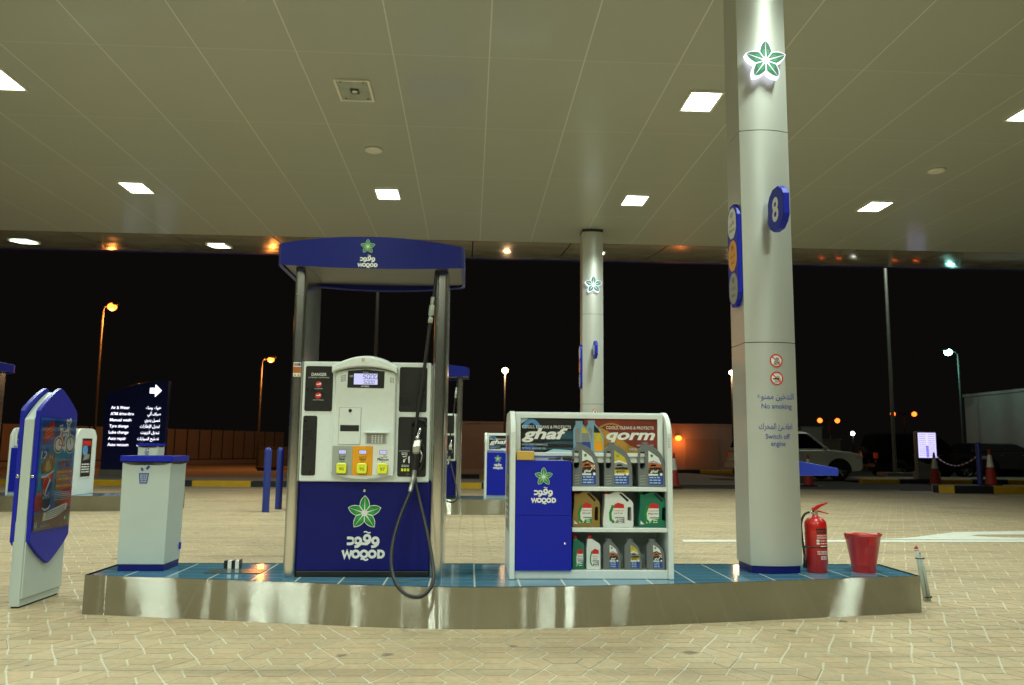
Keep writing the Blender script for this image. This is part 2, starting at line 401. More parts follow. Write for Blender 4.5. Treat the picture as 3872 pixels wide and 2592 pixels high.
def tag(o, label, cat, group=None):
    o['label'] = label; o['category'] = cat
    if group: o['group'] = group
    return o
def thing(name, label, cat, loc=(0, 0, 0), rz=0., group=None):
    o = bpy.data.objects.new(name, None); COL.objects.link(o); o.location = loc; o.rotation_euler = (0, 0, rz); o.empty_display_size = .1
    return tag(o, label, cat, group)
def struct(o, kind='structure'): o['kind'] = kind; return o
def dup(src, loc, label, rz=None, group=None):
    def cp(o, par):
        c = o.copy(); COL.objects.link(c)
        if par: c.parent = par
        for ch in o.children: cp(ch, c)
        return c
    r = cp(src, None); r.location = loc
    if rz is not None: r.rotation_euler = (0, 0, rz)
    r['label'] = label
    if group: r['group'] = group
    return r
def smooth_path(P, n=6):
    P = [Vector(p) for p in P]; out = []
    for i in range(len(P)-1):
        a = P[max(i-1, 0)]; b = P[i]; c = P[i+1]; d = P[min(i+2, len(P)-1)]
        for k in range(n):
            t = k/n
            out.append(.5*((2*b)+(c-a)*t+(2*a-5*b+4*c-d)*t*t+(3*b-a-3*c+d)*t**3))
    return out+[P[-1]]
def rrect(x0, x1, y0, y1, r, n=5):
    P = []
    for cx, cy, a0 in ((x1-r, y1-r, 0), (x0+r, y1-r, 90), (x0+r, y0+r, 180), (x1-r, y0+r, 270)):
        for k in range(n+1):
            a = R(a0+90*k/n); P.append((cx+r*math.cos(a), cy+r*math.sin(a)))
    return P
def arc(cx, cy, r, a0, a1, n=12, ry=None):
    return [(cx+r*math.cos(R(a0+(a1-a0)*k/n)), cy+(ry or r)*math.sin(R(a0+(a1-a0)*k/n))) for k in range(n+1)]
def ogive(hw, y0, y1, up=True, n=8):
    """pointed arch from (hw, y0) over the apex (0, y1) to (-hw, y0), bulging outwards"""
    P = []
    for k in range(n+1):
        t = k/n; P.append((hw*(1-t**1.12), y0+(y1-y0)*(1-(1-t)**1.16)))
    return P+[(-x, y) for x, y in P[-2::-1]]

# ------------------------------------------------------------------ marks that come back on several things
def star_outline(rad, n=6, infl=.13, inner=.50):
    P = []
    for k in range(5):
        a = PI/2+k*2*PI/5
        tip = Vector((math.cos(a), math.sin(a))); nx = Vector((math.cos(a+PI/5), math.sin(a+PI/5)))*inner
        pv = Vector((math.cos(a-PI/5), math.sin(a-PI/5)))*inner
        for p, q in ((pv, tip), (tip, nx)):
            d = (q-p); nn = Vector((d.y, -d.x)).normalized()
            for j in range(n):
                t = j/n; v = p+d*t+nn*infl*math.sin(PI*t)*d.length
                P.append((v.x*rad, v.y*rad))
    return P
def star(mb, c, rad, M, w, white, green, pale):
    mb.flat([(c[0]+x, c[1]+y) for x, y in star_outline(rad)], white, M, w)
    for k in range(5):
        a = PI/2+k*2*PI/5
        ax = Vector((math.cos(a), math.sin(a))); ay = Vector((-ax.y, ax.x))
        for sgn in (-1, 1):
            L = lambda r, t: (c[0]+rad*(ax.x*r+ay.x*t*sgn), c[1]+rad*(ax.y*r+ay.y*t*sgn))
            dark = [L(.95, .006), L(.89, .078), L(.76, .174), L(.60, .232), L(.43, .266), L(.30, .178), L(.14, .068), L(.22, .036), L(.50, .020), L(.82, .006)]
            if sgn < 0: dark = dark[::-1]
            mb.flat(dark, green, M, w+.0009)
            pl = [L(.55, .050), L(.52, .14), L(.42, .185), L(.30, .135), L(.20, .075), L(.28, .058)]
            if sgn < 0: pl = pl[::-1]
            mb.flat(pl, pale, M, w+.0016)
    mb.disc(c, rad*.12, white, M, w+.0022, 14)
def nine(cx, cy, r, tx, ty):
    """the loop-and-tail letter of the mark: ring with a tail that sweeps down to the left"""
    return ([(cx+r*math.cos(R(a)), cy+r*math.sin(R(a))) for a in range(0, 360, 20)],
            [(cx+r, cy), (cx+r*.98, cy-r*.9), (cx+r*.6, cy-r*1.75), (cx, cy-r*2.05), (tx, ty)])
def wordmark(mb, c, width, M, w, m):
    """the two-script name: c is its centre, width that of the Latin line"""
    k = width/580.0
    X = lambda x, y: (c[0]+(x-958)*k, c[1]+(915-y)*k)
    sw = 36*k
    for cx, cy, tx, ty in ((1115, 850, 1062, 932), (1004, 818, 930, 890), (882, 852, 838, 932)):
        rg = [X(cx+38*math.cos(R(a)), cy+38*math.sin(R(a))) for a in range(0, 360, 20)]
        mb.stroke(rg, sw, m, M, w, True)
        mb.stroke([X(cx+38, cy-2), X(cx+38, cy+22), X(cx+26, cy+52), X(cx-4, cy+75), X(tx, ty)], sw, m, M, w+.0002)
    mb.stroke([X(735, 815)]+[X(782+44*math.sin(R(a)), 854-39*math.cos(R(a))) for a in range(0, 181, 20)]+[X(735, 893)], sw, m, M, w)
    mb.stroke([X(958+i*10, 740-9*math.sin(i/9*2*PI)) for i in range(10)], 16*k, m, M, w)
    # Latin line
    mb.stroke([X(682, 978), X(710, 1072), X(742, 990), X(774, 1072), X(800, 978)], 33*k, m, M, w)
    for cx in (858, 968, 1078):
        mb.stroke([X(cx+44*math.cos(R(a)), 1027+42*math.sin(R(a))) for a in range(0, 360, 20)], 35*k, m, M, w+.0002, True)
    mb.stroke([X(926+i*10, 1098-9*math.sin(i/9*2*PI)) for i in range(11)], 22*k, m, M, w)
    mb.stroke([X(1162, 985), X(1190, 985)]+[X(1190+41*math.sin(R(a)), 1027-42*math.cos(R(a))) for a in range(20, 170, 20)]+[X(1190, 1069), X(1162, 1069)], 34*k, m, M, w, True)

# Arabic words in presentation forms, written from right to left
AR = {  # letter: (isolated, final, initial, medial)
 'ا': ('\ufe8d', '\ufe8e', None, None), 'ب': ('\ufe8f', '\ufe90', '\ufe91', '\ufe92'), 'ت': ('\ufe95', '\ufe96', '\ufe97', '\ufe98'),
 'ح': ('\ufea1', '\ufea2', '\ufea3', '\ufea4'), 'خ': ('\ufea5', '\ufea6', '\ufea7', '\ufea8'), 'د': ('\ufea9', '\ufeaa', None, None),
 'ر': ('\ufead', '\ufeae', None, None), 'ز': ('\ufeaf', '\ufeb0', None, None), 'س': ('\ufeb1', '\ufeb2', '\ufeb3', '\ufeb4'),
 'ص': ('\ufeb9', '\ufeba', '\ufebb', '\ufebc'), 'ط': ('\ufec1', '\ufec2', '\ufec3', '\ufec4'), 'ع': ('\ufec9', '\ufeca', '\ufecb', '\ufecc'),
 'غ': ('\ufecd', '\ufece', '\ufecf', '\ufed0'), 'ف': ('\ufed1', '\ufed2', '\ufed3', '\ufed4'), 'ق': ('\ufed5', '\ufed6', '\ufed7', '\ufed8'),
 'ك': ('\ufed9', '\ufeda', '\ufedb', '\ufedc'), 'ل': ('\ufedd', '\ufede', '\ufedf', '\ufee0'), 'م': ('\ufee1', '\ufee2', '\ufee3', '\ufee4'),
 'ن': ('\ufee5', '\ufee6', '\ufee7', '\ufee8'), 'ه': ('\ufee9', '\ufeea', '\ufeeb', '\ufeec'), 'و': ('\ufeed', '\ufeee', None, None),
 'ي': ('\ufef1', '\ufef2', '\ufef3', '\ufef4'), 'ى': ('\ufeef', '\ufef0', None, None), 'ة': ('\ufe93', '\ufe94', None, None),
 'ء': ('\ufe80', None, None, None), 'إ': ('\ufe87', '\ufe88', None, None), 'آ': ('\ufe81', '\ufe82', None, None), 'ض': ('\ufebd', '\ufebe', '\ufebf', '\ufec0'),
 'ذ': ('\ufeab', '\ufeac', None, None), 'ش': ('\ufeb5', '\ufeb6', '\ufeb7', '\ufeb8'), 'أ': ('\ufe83', '\ufe84', None, None)}
def arabic(s):
    words_out = []
    for wd in s.split(' '):
        out = []
        for i, ch in enumerate(wd):
            if ch not in AR: out.append(ch); continue
            f = AR[ch]
            pj = i > 0 and wd[i-1] in AR and AR[wd[i-1]][2] is not None and f[1] is not None
            nj = f[2] is not None and i+1 < len(wd) and wd[i+1] in AR and AR[wd[i+1]][1] is not None
            out.append(f[3] if pj and nj else f[1] if pj else f[2] if nj else f[0])
        words_out.append(''.join(out[::-1]))
    return ' '.join(words_out[::-1])
def lines_of_print(mb, x0, x1, y, h, n, gap, m, M, w, seed=1):
    """rows of small print too fine to read, drawn as broken strokes"""
    rg = random.Random(seed)
    for i in range(n):
        x = x0; yy = y-i*gap
        while x < x1:
            l = rg.uniform(.25, .9)*h*5
            mb.flat([(x, yy), (min(x+l, x1), yy), (min(x+l, x1), yy+h), (x, yy+h)], m, M, w); x += l+h*.7

# ================================================================== THE SETTING
# paving of waisted double-T blocks: a joint mesh with every block inset in it
def paving():
    Lx, hb, a, b, g = .376, .235, .121, .065, .0055
    DJ = .0022
    X0, X1, Y0, Y1 = -13.0, 24.0, 1.2, 24.0
    V = []; F = []; T = []; MI = []; idx = {}
    rg = random.Random(3)
    TINT = [(.45, .348, .211), (.436, .338, .207), (.458, .353, .214), (.446, .337, .203), (.45, .355, .222), (.464, .345, .209), (.43, .338, .209)]
    JT = (.56, .52, .40)
    def vid(p):
        k = (round(p[0]*2000), round(p[1]*2000))
        if k not in idx: idx[k] = len(V); V.append((p[0], p[1], -DJ))
        return idx[k]
    def inset(P, d):
        n = len(P); out = []
        for i in range(n):
            p0, p1, p2 = P[i-1], P[i], P[(i+1) % n]
            ax, ay = p1[0]-p0[0], p1[1]-p0[1]; bx, by = p2[0]-p1[0], p2[1]-p1[1]
            la = math.hypot(ax, ay); lb = math.hypot(bx, by)
            n1 = (-ay/la, ax/la); n2 = (-by/lb, bx/lb)
            k = 1+n1[0]*n2[0]+n1[1]*n2[1]
            out.append((p1[0]+d*(n1[0]+n2[0])/k, p1[1]+d*(n1[1]+n2[1])/k))
        return out
    nj = int((Y1-Y0)/hb); nk = int((X1-X0)/Lx)
    for j in range(nj):
        yb = Y0+j*hb; ym = yb+hb/2; yt = yb+hb
        for k in range(nk):
            if yb > 13 and (X0+k*Lx) < -11: pass
            x = X0+k*Lx; xn = x+Lx
            polys = [[(x-a, yt), (x-b, ym), (x+b, ym), (x+a, yt)], [(x-b, ym), (x-a, yb), (x+a, yb), (x+b, ym)]]
            if (j+k) % 2:
                polys += [[(x+a, yt), (xn-a, yb), (xn-b, ym), (xn-a, yt)], [(x+a, yt), (x+b, ym), (x+a, yb), (xn-a, yb)]]
            else:
                polys += [[(xn-a, yt), (x+a, yt), (x+b, ym), (x+a, yb)], [(xn-a, yt), (x+a, yb), (xn-a, yb), (xn-b, ym)]]
            for P in polys:
                I = inset(P, g+rg.uniform(-.0012, .0012)); n = len(P)
                o = [vid(p) for p in P]; b0 = len(V); V.extend([(q[0], q[1], 0.) for q in I]); b1 = len(V); V.extend([(q[0], q[1], -DJ) for q in I])
                t = TINT[rg.randrange(7)]; s = rg.uniform(.91, 1.0); t = (t[0]*s, t[1]*s, t[2]*s)
                F.append(tuple(b0+i for i in range(n))); T.append(t)
                js = rg.uniform(.88, 1.05) if rg.random() > .05 else .45; jt = (JT[0]*js, JT[1]*js, JT[2]*js)
                for i in range(n):
                    F.append((o[i], o[(i+1) % n], b1+(i+1) % n, b1+i)); T.append(jt)
                    F.append((b1+i, b1+(i+1) % n, b0+(i+1) % n, b0+i)); T.append(t)
    me = bpy.data.meshes.new('forecourt_paving'); me.from_pydata(V, [], F); me.materials.append(MATS['paving block'])
    ca = me.color_attributes.new('tint', 'FLOAT_COLOR', 'CORNER')
    arr = []
    for f, t in zip(F, T): arr += [t[0], t[1], t[2], 1.]*len(f)
    ca.data.foreach_set('color', arr); me.update()
    o = bpy.data.objects.new('forecourt_paving', me); COL.objects.link(o); struct(o)
paving()
g = MB(); g.flat([(-250, -60), (250, -60), (250, 300), (-250, 300)], 'asphalt', None, -.012); struct(g.build('ground'))
sand = MB(); sand.flat([(-60, 27.3), (12, 27.3), (9, 62), (-60, 62)], 'concrete', None, -.006); struct(sand.build('far_pavement'))

b = MB(); b.flat([(-30, 1.28), (30, 1.28), (30, -16), (-30, -16)][::-1], 'paving sheet', None, -.0045); b.flat([(-30, 1.28), (-12.95, 1.28), (-12.95, 23.4), (-30, 23.4)][::-1], 'paving sheet', None, -.0045); struct(b.build('near_paving'))
# painted markings on the paving
def marking(P, name='road_marking', z=.004):
    b = MB(); b.flat(P, 'road white', None, z); return struct(b.build(name))
marking([(2.72, 10.42), (8.9, 10.60), (8.9, 10.80), (7.4, 10.79), (5.4, 10.72), (2.76, 10.66)])
marking([(5.36, 10.80), (5.9, 10.98), (6.45, 11.36), (7.07, 11.82), (8.4, 12.05), (8.4, 11.55), (7.2, 11.46), (7.02, 11.30), (7.3, 11.12), (8.4, 10.98), (8.4, 10.84), (7.2, 10.82)], 'road_arrow')
marking([(6.3, 24.0), (13.0, 24.3), (13.0, 24.48), (6.3, 24.18)])
marking([(-7.4, 21.9), (-3.2, 21.9), (-3.2, 22.06), (-7.4, 22.06)])

def kerb(name, P, h=.16, w=.30, seg=1.55, first=0, z0=-.01, top='concrete'):
    """kerb stones painted black and yellow by turns along a path"""
    b = MB(); P = [Vector((p[0], p[1], 0)) for p in P]; i = first; gap = .012
    for p, q in zip(P, P[1:]):
        d = (q-p); L = d.length; t = d/L; nn = Vector((-t.y, t.x, 0)); n = max(1, round(L/seg)); sl = L/n
        for k in range(n):
            a = p+t*(k*sl+gap/2); e = p+t*((k+1)*sl-gap/2)
            m = 'yellow paint' if i % 2 else 'kerb black'; i += 1
            prof = [(0, z0), (0, h-.03), (.03, h), (w, h), (w, z0)]
            r0 = [a+nn*u+Vector((0, 0, z)) for u, z in prof]; r1 = [e+nn*u+Vector((0, 0, z)) for u, z in prof]
            b.loft([r0, r1], m)
    return struct(b.build(name))
kerb('kerb', [(-24, 23.75), (-1.2, 23.45), (3.5, 23.45)], seg=1.62, first=1)
kerb('kerb', [(-6.6, 30.8), (3.2, 30.8)], seg=1.5, first=0)
kerb('kerb', [(-9.5, 38.5), (-3.0, 50.5)], seg=1.4)
kerb('kerb', [(8.2, 40.5), (18, 40.5)], seg=1.7, first=1)
kerb('kerb', [(13.75, 22.75), (26.0, 22.9)], seg=1.15, first=0, h=.22)
kerb('kerb', [(13.42, 23.35), (13.42, 23.05), (13.72, 22.76)], seg=.4, first=0, h=.22)
kerb('kerb', [(14.4, 29.6), (30, 30.3)], seg=1.45, first=1)
b = MB(); b.box(13.74, 26, 23.21, 23.95, -.01, .205, 'concrete'); struct(b.build('kerb_island'))
b = MB(); b.flat([(14.6, 29.93), (30, 30.63), (30, 34), (14.6, 32.6)], 'concrete', None, .14); struct(b.build('far_kerb_island'))
b = MB(); b.box(-23.5, 3.2, 24.1, 27.3, -.01, .13, 'concrete'); struct(b.build('median_strip'))

# ================================================================== CANOPY
canopy = thing('canopy', 'wide pale panelled station canopy roof carried on square columns', 'canopy', (0, 0, 5.3))
FY = 16.14
b = MB(); b.flat([(-26, FY), (26, FY), (26, -13), (-26, -13)], 'canopy panel'); b.build('ceiling', canopy)
# the edge strip climbs outwards in a slow curve, then the fascia turns up
def zst(d): return .07*d+.0165*d*d
b = MB(); nd = 16; DS = 3.15
# leave square openings for the lamps sunk in the strip
for i in range(26):
    x0 = -26+i*2.0
    rows = [[(x0+.012, FY+.012+k*DS/nd, zst(k*DS/nd)) for k in range(nd+1)], [(x0+2.0-.012, FY+.012+k*DS/nd, zst(k*DS/nd)) for k in range(nd+1)]]
    V = rows[0]+rows[1]; F = [(k, k+1, nd+2+k, nd+1+k) for k in range(nd)]
    b.add(V, [f[::-1] for f in F], 'canopy edge metal', True)
b.build('edge_strip', canopy)
b = MB(); zt = zst(DS)
b.add([(-26, FY+.02, .06), (26, FY+.02, .06), (26, FY+DS, zt+.02), (-26, FY+DS, zt+.02)], [(0, 1, 2, 3)], 'shadow gap')
b.build('strip_backing', canopy)
b = MB(); b.box(-26, 26, FY+DS+.012, FY+DS+.15, zt, 1.5, 'navy panel'); b.build('fascia', canopy)
b = MB(); b.box(-26, 26, -13, FY+DS, 1.45, 1.5, 'dark metal'); b.build('roof_deck', canopy)

# lamps let into the canopy
def canopy_lamp(loc, label, lit=True, tilt=0.):
    t = thing('canopy_lamp', label, 'ceiling lamp', loc, 0, 'square lamps in the canopy ceiling')
    if tilt: t.rotation_euler = (tilt, 0, 0)
    hx, hy, fw = .205, .285, .028
    b = MB(); b.prism([(-hx, -hy), (hx, -hy), (hx, hy), (-hx, hy)], -.022, -.002, 'lamp frame', None, holes=[[(-hx+fw, -hy+fw), (hx-fw, -hy+fw), (hx-fw, hy-fw), (-hx+fw, hy-fw)][::-1]])
    b.build('frame', t)
    b = MB(); b.flat([(-hx+fw, hy-fw), (hx-fw, hy-fw), (hx-fw, -hy+fw), (-hx+fw, -hy+fw)], 'lamp glass' if lit else 'dead glass', None, -.010); b.build('glass', t)
    if lit:
        l = bpy.data.lights.new('lamp_light', 'AREA'); l.shape = 'RECTANGLE'; l.size = .34; l.size_y = .50; l.energy = LAMP_WATTS*(1.20 if loc[1] > 8 else .45 if loc[1] > 4 else .85 if loc[1] > 0 else 2.1); l.color = LAMP_COL; l.spread = R(LAMP_SPREAD if not 4 < loc[1] < 8 else 104)  # power set by row; rows behind the viewpoint boosted to brighten the fronts
        lo = bpy.data.objects.new('lamp_light', l); COL.objects.link(lo); lo.parent = t; lo.location = (0, 0, -.024)
    if not lit:
        b = MB(); b.box(-.05, .05, -.05, .07, -.024, -.011, 'utility green'); b.lathe([(.030, -.034), (.036, -.03), (.036, -.024)], 'chrome', 16); b.build('bulb', t)
        b = MB()
        for sx in (-1, 1):
            for sy in (-1, 1): b.lathe([(.012, -.016), (.012, -.0105)], 'black plastic', 10, Matrix.Translation((sx*.13, sy*.22, 0)))
        b.flat([(-hx+fw, -.10), (hx-fw, -.10), (hx-fw, -.105), (-hx+fw, -.105)][::-1], 'grey print', None, -.0105)
        b.build('clip', t)
    return t
LX = [-9.57, -5.47, -1.41, 2.70, 6.82]
NAMES = {
 (-5.47, 9.2): 'bright white square ceiling lamp at the far left, second row, cut by the frame',
 (2.70, 9.2): 'bright square ceiling lamp beside the lit star column, largest one fully in view',
 (6.82, 9.2): 'bright square ceiling lamp at the far right, second row, cut by the frame',
 (-5.47, 13.15): 'square ceiling lamp in the third row above the big blue services sign',
 (-1.41, 13.15): 'square ceiling lamp just above the blue top of the near fuel pump',
 (2.70, 13.15): 'square ceiling lamp in the third row just right of the far column',
 (6.82, 13.15): 'square ceiling lamp in the third row right of the number 8 sign',
}
for x in LX:
    for y in (-6.6, -2.65, 1.3, 5.25, 9.2, 13.15):  # the two unseen rows behind the viewpoint are added to light pump fronts
        if y < 5 and not (-10 < x < 5): continue
        if y < 9 and not (-10 < x < 7): continue
        if (x, y) == (-9.57, 13.15): continue
        if (x, y) == (-1.41, 9.2):
            canopy_lamp((x, y, 5.3), 'unlit square ceiling lamp with its bulb showing behind the glass', False); continue
        if (x, y) in NAMES: lb = NAMES[(x, y)]
        elif x < -8 or x > 9: lb = 'unseen lit square ceiling lamp out at the side of the canopy'
        else: lb = 'unseen lit square ceiling lamp overhead on the near side of the pumps'
        canopy_lamp((x, y, 5.3), lb)
for x, lb in ((-9.57, 'lit lamp sunk in the sloping canopy edge at the far left'), (-5.47, 'lit lamp sunk in the sloping canopy edge above the services sign'),
              (-1.41, 'lit lamp in the canopy edge hidden behind the blue pump head'), (2.70, 'lit lamp in the canopy edge peeping out beside the far column'), (6.82, 'lit lamp in the canopy edge behind the near column')):
    d = 1.42
    canopy_lamp((x, FY+d, 5.3+zst(d)-.004), lb, True, math.atan(.07+.033*d))
for x, y, lb in ((-1.41, 11.13, 'round ceiling speaker disc above the near fuel pump'), (6.84, 11.33, 'round ceiling speaker disc above the right-hand paving')):
    t = thing('ceiling_speaker', lb, 'ceiling speaker', (x, y, 5.3), 0, 'round discs on the canopy ceiling')
    b = MB(); b.lathe([(.125, -.002), (.125, -.018), (.11, -.03), (.085, -.03)], 'sensor', 32); b.build('rim', t)
    b = MB(); b.lathe([(.084, -.022), (.05, -.027), (.001, -.028)], 'grey powder coat', 32, caps=False); b.build('grille', t)

# ================================================================== PUMP ISLANDS
def island_outline(n=36):
    F = []
    for i in range(n+1):
        x = -2.63+(3.30+2.63)*i/n
        # the kerb front swells out towards the driver
        P = [(-2.63, .46), (-1.48, .225), (-.33, 0.), (.35, -.012), (1.27, .10), (3.30, .50)]
        # smooth interpolation through the measured points
        for j in range(len(P)-1):
            if P[j][0] <= x <= P[j+1][0]+1e-6:
                p0 = P[max(j-1, 0)]; p1 = P[j]; p2 = P[j+1]; p3 = P[min(j+2, len(P)-1)]
                t = (x-p1[0])/(p2[0]-p1[0])
                m1 = (p2[1]-p0[1])/(p2[0]-p0[0])*(p2[0]-p1[0]); m2 = (p3[1]-p1[1])/(p3[0]-p1[0])*(p2[0]-p1[0])
                y = (2*t**3-3*t*t+1)*p1[1]+(t**3-2*t*t+t)*m1+(-2*t**3+3*t*t)*p2[1]+(t**3-t*t)*m2
                break
        F.append((x, 5.47+y))
    return F+[(3.30, 6.57), (-2.63, 6.52)]
def pump_island(label):
    t = thing('pump_island', label, 'pump island', (0, 0, 0), 0, 'raised pump islands')
    O = island_outline()
    b = MB(); n = len(O)
    V = [(x, y, -.01) for x, y in O]+[(x, y, .262) for x, y in O]
    b.add(V, [(i, (i+1) % n, n+(i+1) % n, n+i) for i in range(n)], 'brushed steel', False)
    b.f and b.s.__setitem__(slice(0, n-3), [True]*(n-3))
    # turned-in steel lip
    I = []
    cx, cy = .3, 6.05
    for x, y in O: d = math.hypot(x-cx, y-cy); I.append((x+(cx-x)/d*.022, y+(cy-y)/d*.022))
    b.add([(x, y, .262) for x, y in O]+[(x, y, .262) for x, y in I], [(i, (i+1) % n, n+(i+1) % n, n+i) for i in range(n)], 'polished steel')
    b.build('kerb_plate', t)
    b = MB(); b.flat(I, 'island tile', None, .2585); b.build('tile_top', t)
    return t
isl = pump_island('nearest steel-sided pump island with blue tiles in front of the camera')
IDY = 8.96
isl2 = dup(isl, (0, IDY, 0), 'far pump island under the second column, seen between pump and oil stand')
isl3 = dup(isl, (-8.52, IDY+.05, 0), 'far pump island at the left behind the drinks poster stand')
TZ = .26
# small things let into or lying on the near island
t = thing('drain_cover', 'flat metal drain cover on the tiles between bin and pump', 'drain cover', (-1.66, 6.12, TZ))
b = MB(); b.prism(rrect(-.20, .20, -.10, .10, .01), 0, .004, 'cover plate'); b.build('plate', t)
t = thing('striped_block', 'little black and white striped block on the tiles left of the pump', 'block', (-1.72, 6.22, TZ+.0045))
b = MB()
for i in range(4): b.box(-.054+i*.027, -.027+i*.027, 0, .05, 0, .056, 'black plastic' if i % 2 == 0 else 'white paint')
b.box(.0545, .062, 0, .06, 0, .062, 'black plastic'); b.build('body', t)

# ================================================================== COLUMNS AND THEIR SIGNS
CX, CY = 2.287, 6.055
def col_front(x): return .045*(x/.195)**2      # the front is gently rounded
def col_outline(o=0.):
    P = []
    for i in range(15):
        x = -.195+.39*i/14; P.append((x*(1+o/.195), col_front(x)-o))
    for i in range(15):
        x = .195-.39*i/14; P.append((x*(1+o/.195), .41-col_front(x)+o))
    return P
def column(label):
    t = thing('canopy_column', label, 'column', (CX, CY, TZ), 0, 'columns carrying the canopy')
    O = col_outline(); I = col_outline(-.006)
    segs = [(.055, 1.712), (1.718, 3.397), (3.403, 5.04-.05)]
    b = MB()
    for z0, z1 in segs: b.loft([[(x, y, z0) for x, y in O], [(x, y, z1) for x, y in O]], 'column paint', True, True)
    sh = b.build('shaft', t)
    e = sh.modifiers.new('edges', 'EDGE_SPLIT'); e.split_angle = R(30)
    b = MB(); b.loft([[(x, y, .057) for x, y in I], [(x, y, 5.04) for x, y in I]], 'shadow gap'); b.build('core', t)
    o = col_outline(-.012)
    b = MB(); b.loft([[(x, y, 0) for x, y in o], [(x, y, .0545) for x, y in o]], 'head blue'); b.build('base_band', t)
    W1 = lambda q: (q[0], q[1], q[2])
    b = MB(); M = FR()
    def wr(q): return (q[0], q[1], .0012-col_front(q[0]))
    for s, z, sz, wd, bo in (('No smoking', 1.212, .054, .236, .008), ('Switch off', .985, .054, .190, .008), ('engine', .932, .054, .112, .008)):
        b.text(s, sz, (.025, z), 'blue print', M, 0, bo, width=wd, warp=wr)
    b.text(arabic('التدخين ممنوع'), .064, (.022, 1.283), 'blue print', M, 0, .006, width=.285, warp=wr)
    b.text(arabic('اطفئ المحرك').replace('ئ', '\ufe8a'), .064, (.014, 1.058), 'blue print', M, 0, .006, width=.258, warp=wr)
    b.build('lettering', t)
    for z, kind in ((1.575, 'phone'), (1.440, 'smoke')):
        b = MB(); c = (.028, z)
        P = [(c[0]+.050*math.cos(2*PI*i/24), c[1]+.050*math.sin(2*PI*i/24)) for i in range(24)]
        def W2(q, e): return (q[0], q[1], .001+e-col_front(q[0]))
        b.add([W2((x, y), 0) for x, y in P], [tuple(range(24))], 'white print', False, M)
        def st(pts, w, m, e, closed=False):
            k = MB(); k.stroke(pts, w, m, None, 0, closed)
            b.add([W2(v, e) for v in k.v], [tuple(f) for f in k.f], m, False, M)
        if kind == 'phone':
            st([(c[0]-.012, c[1]-.028), (c[0]+.010, c[1]+.022)], .024, 'grey print', .0006); st([(c[0]+.002, c[1]+.018), (c[0]+.022, c[1]+.014)], .012, 'grey print', .0007)
        else:
            st([(c[0]-.032, c[1]-.004), (c[0]+.020, c[1]-.002)], .010, 'black print', .0006); st([(c[0]+.0, c[1]+.012), (c[0]+.012, c[1]+.020), (c[0]+.026, c[1]+.014)], .003, 'grey print', .0006)
        st([(c[0]+.046*math.cos(2*PI*i/24), c[1]+.046*math.sin(2*PI*i/24)) for i in range(24)], .010, 'red print', .0012, True)
        st([(c[0]-.032, c[1]+.030), (c[0]+.032, c[1]-.030)], .009, 'red print', .0012)
        b.build('prohibition_sign', t)
    return t
col1 = column('near grey square canopy column with no smoking and switch off engine lettering')
col2 = dup(col1, (CX-.01, CY+IDY, TZ), 'far grey canopy column behind the oil display stand')
b = MB(); cap = col_outline(.004); b.loft([[(x, y, 4.985) for x, y in cap], [(x, y, 5.036) for x, y in cap]], 'dark panel')
c = b.build('collar', col1); c2 = c.copy(); COL.objects.link(c2); c2.parent = col2

def star_sign(loc, label):
    t = thing('star_sign', label, 'lit sign', loc, 0, 'lit green star signs on the columns')
    O = star_outline(.170, 6, .13, .50)
    b = MB(); b.prism(O, 0, .058, 'star white', FR()); b.build('light_box', t)
    b = MB(); star(b, (0, 0), .1695, FR(), .0592, 'star white', 'star green', 'star pale green'); b.build('star_face', t)
    return t
star_sign((CX-.005, CY-.008, TZ+3.945), 'lit green and white star sign high on the near column')
star_sign((CX-.012, CY+IDY-.008, TZ+3.945), 'small lit green star sign on the far column')

def hexa(hw, y0, y1, cut, n=5):
    """upright plate with long sides and bowed, pointed-off ends"""
    P = []
    for (sx, y, dy) in ((1, y1, -1), (-1, y1, -1)): pass
    top = [(hw, y1-cut), (hw*.78, y1-cut*.45), (hw*.34, y1), (-hw*.34, y1), (-hw*.78, y1-cut*.45), (-hw, y1-cut)]
    bot = [(-hw, y0+cut), (-hw*.78, y0+cut*.45), (-hw*.34, y0), (hw*.34, y0), (hw*.78, y0+cut*.45), (hw, y0+cut)]
    return top+bot
def number_sign(loc, label):
    t = thing('number_sign', label, 'sign', loc, 0, 'blue number signs on the columns')
    b = MB(); b.prism(hexa(.155, -.165, .165, .085), -.025, .025, 'blue paint', FR((0, 0, 0), 'left')); b.build('plate', t, bevel=.006)
    b = MB(); b.text('8', .25, (0, -.088), 'white print', FR((0, 0, 0), 'left'), .0262, .028); b.text('8', .25, (0, -.088), 'white print', FR((0, 0, 0), 'right'), .0262, .028); b.build('numeral', t)
    b = MB(); b.box(-.012, .012, .14, .215, -.045, .005, 'lamp metal'); b.build('bracket', t)
    return t
number_sign((2.294, CY-.195, TZ+2.70), 'blue sign with a white 8 standing out from the near column')
number_sign((2.284, CY+IDY-.195, TZ+2.70), 'small blue number sign on the far column')
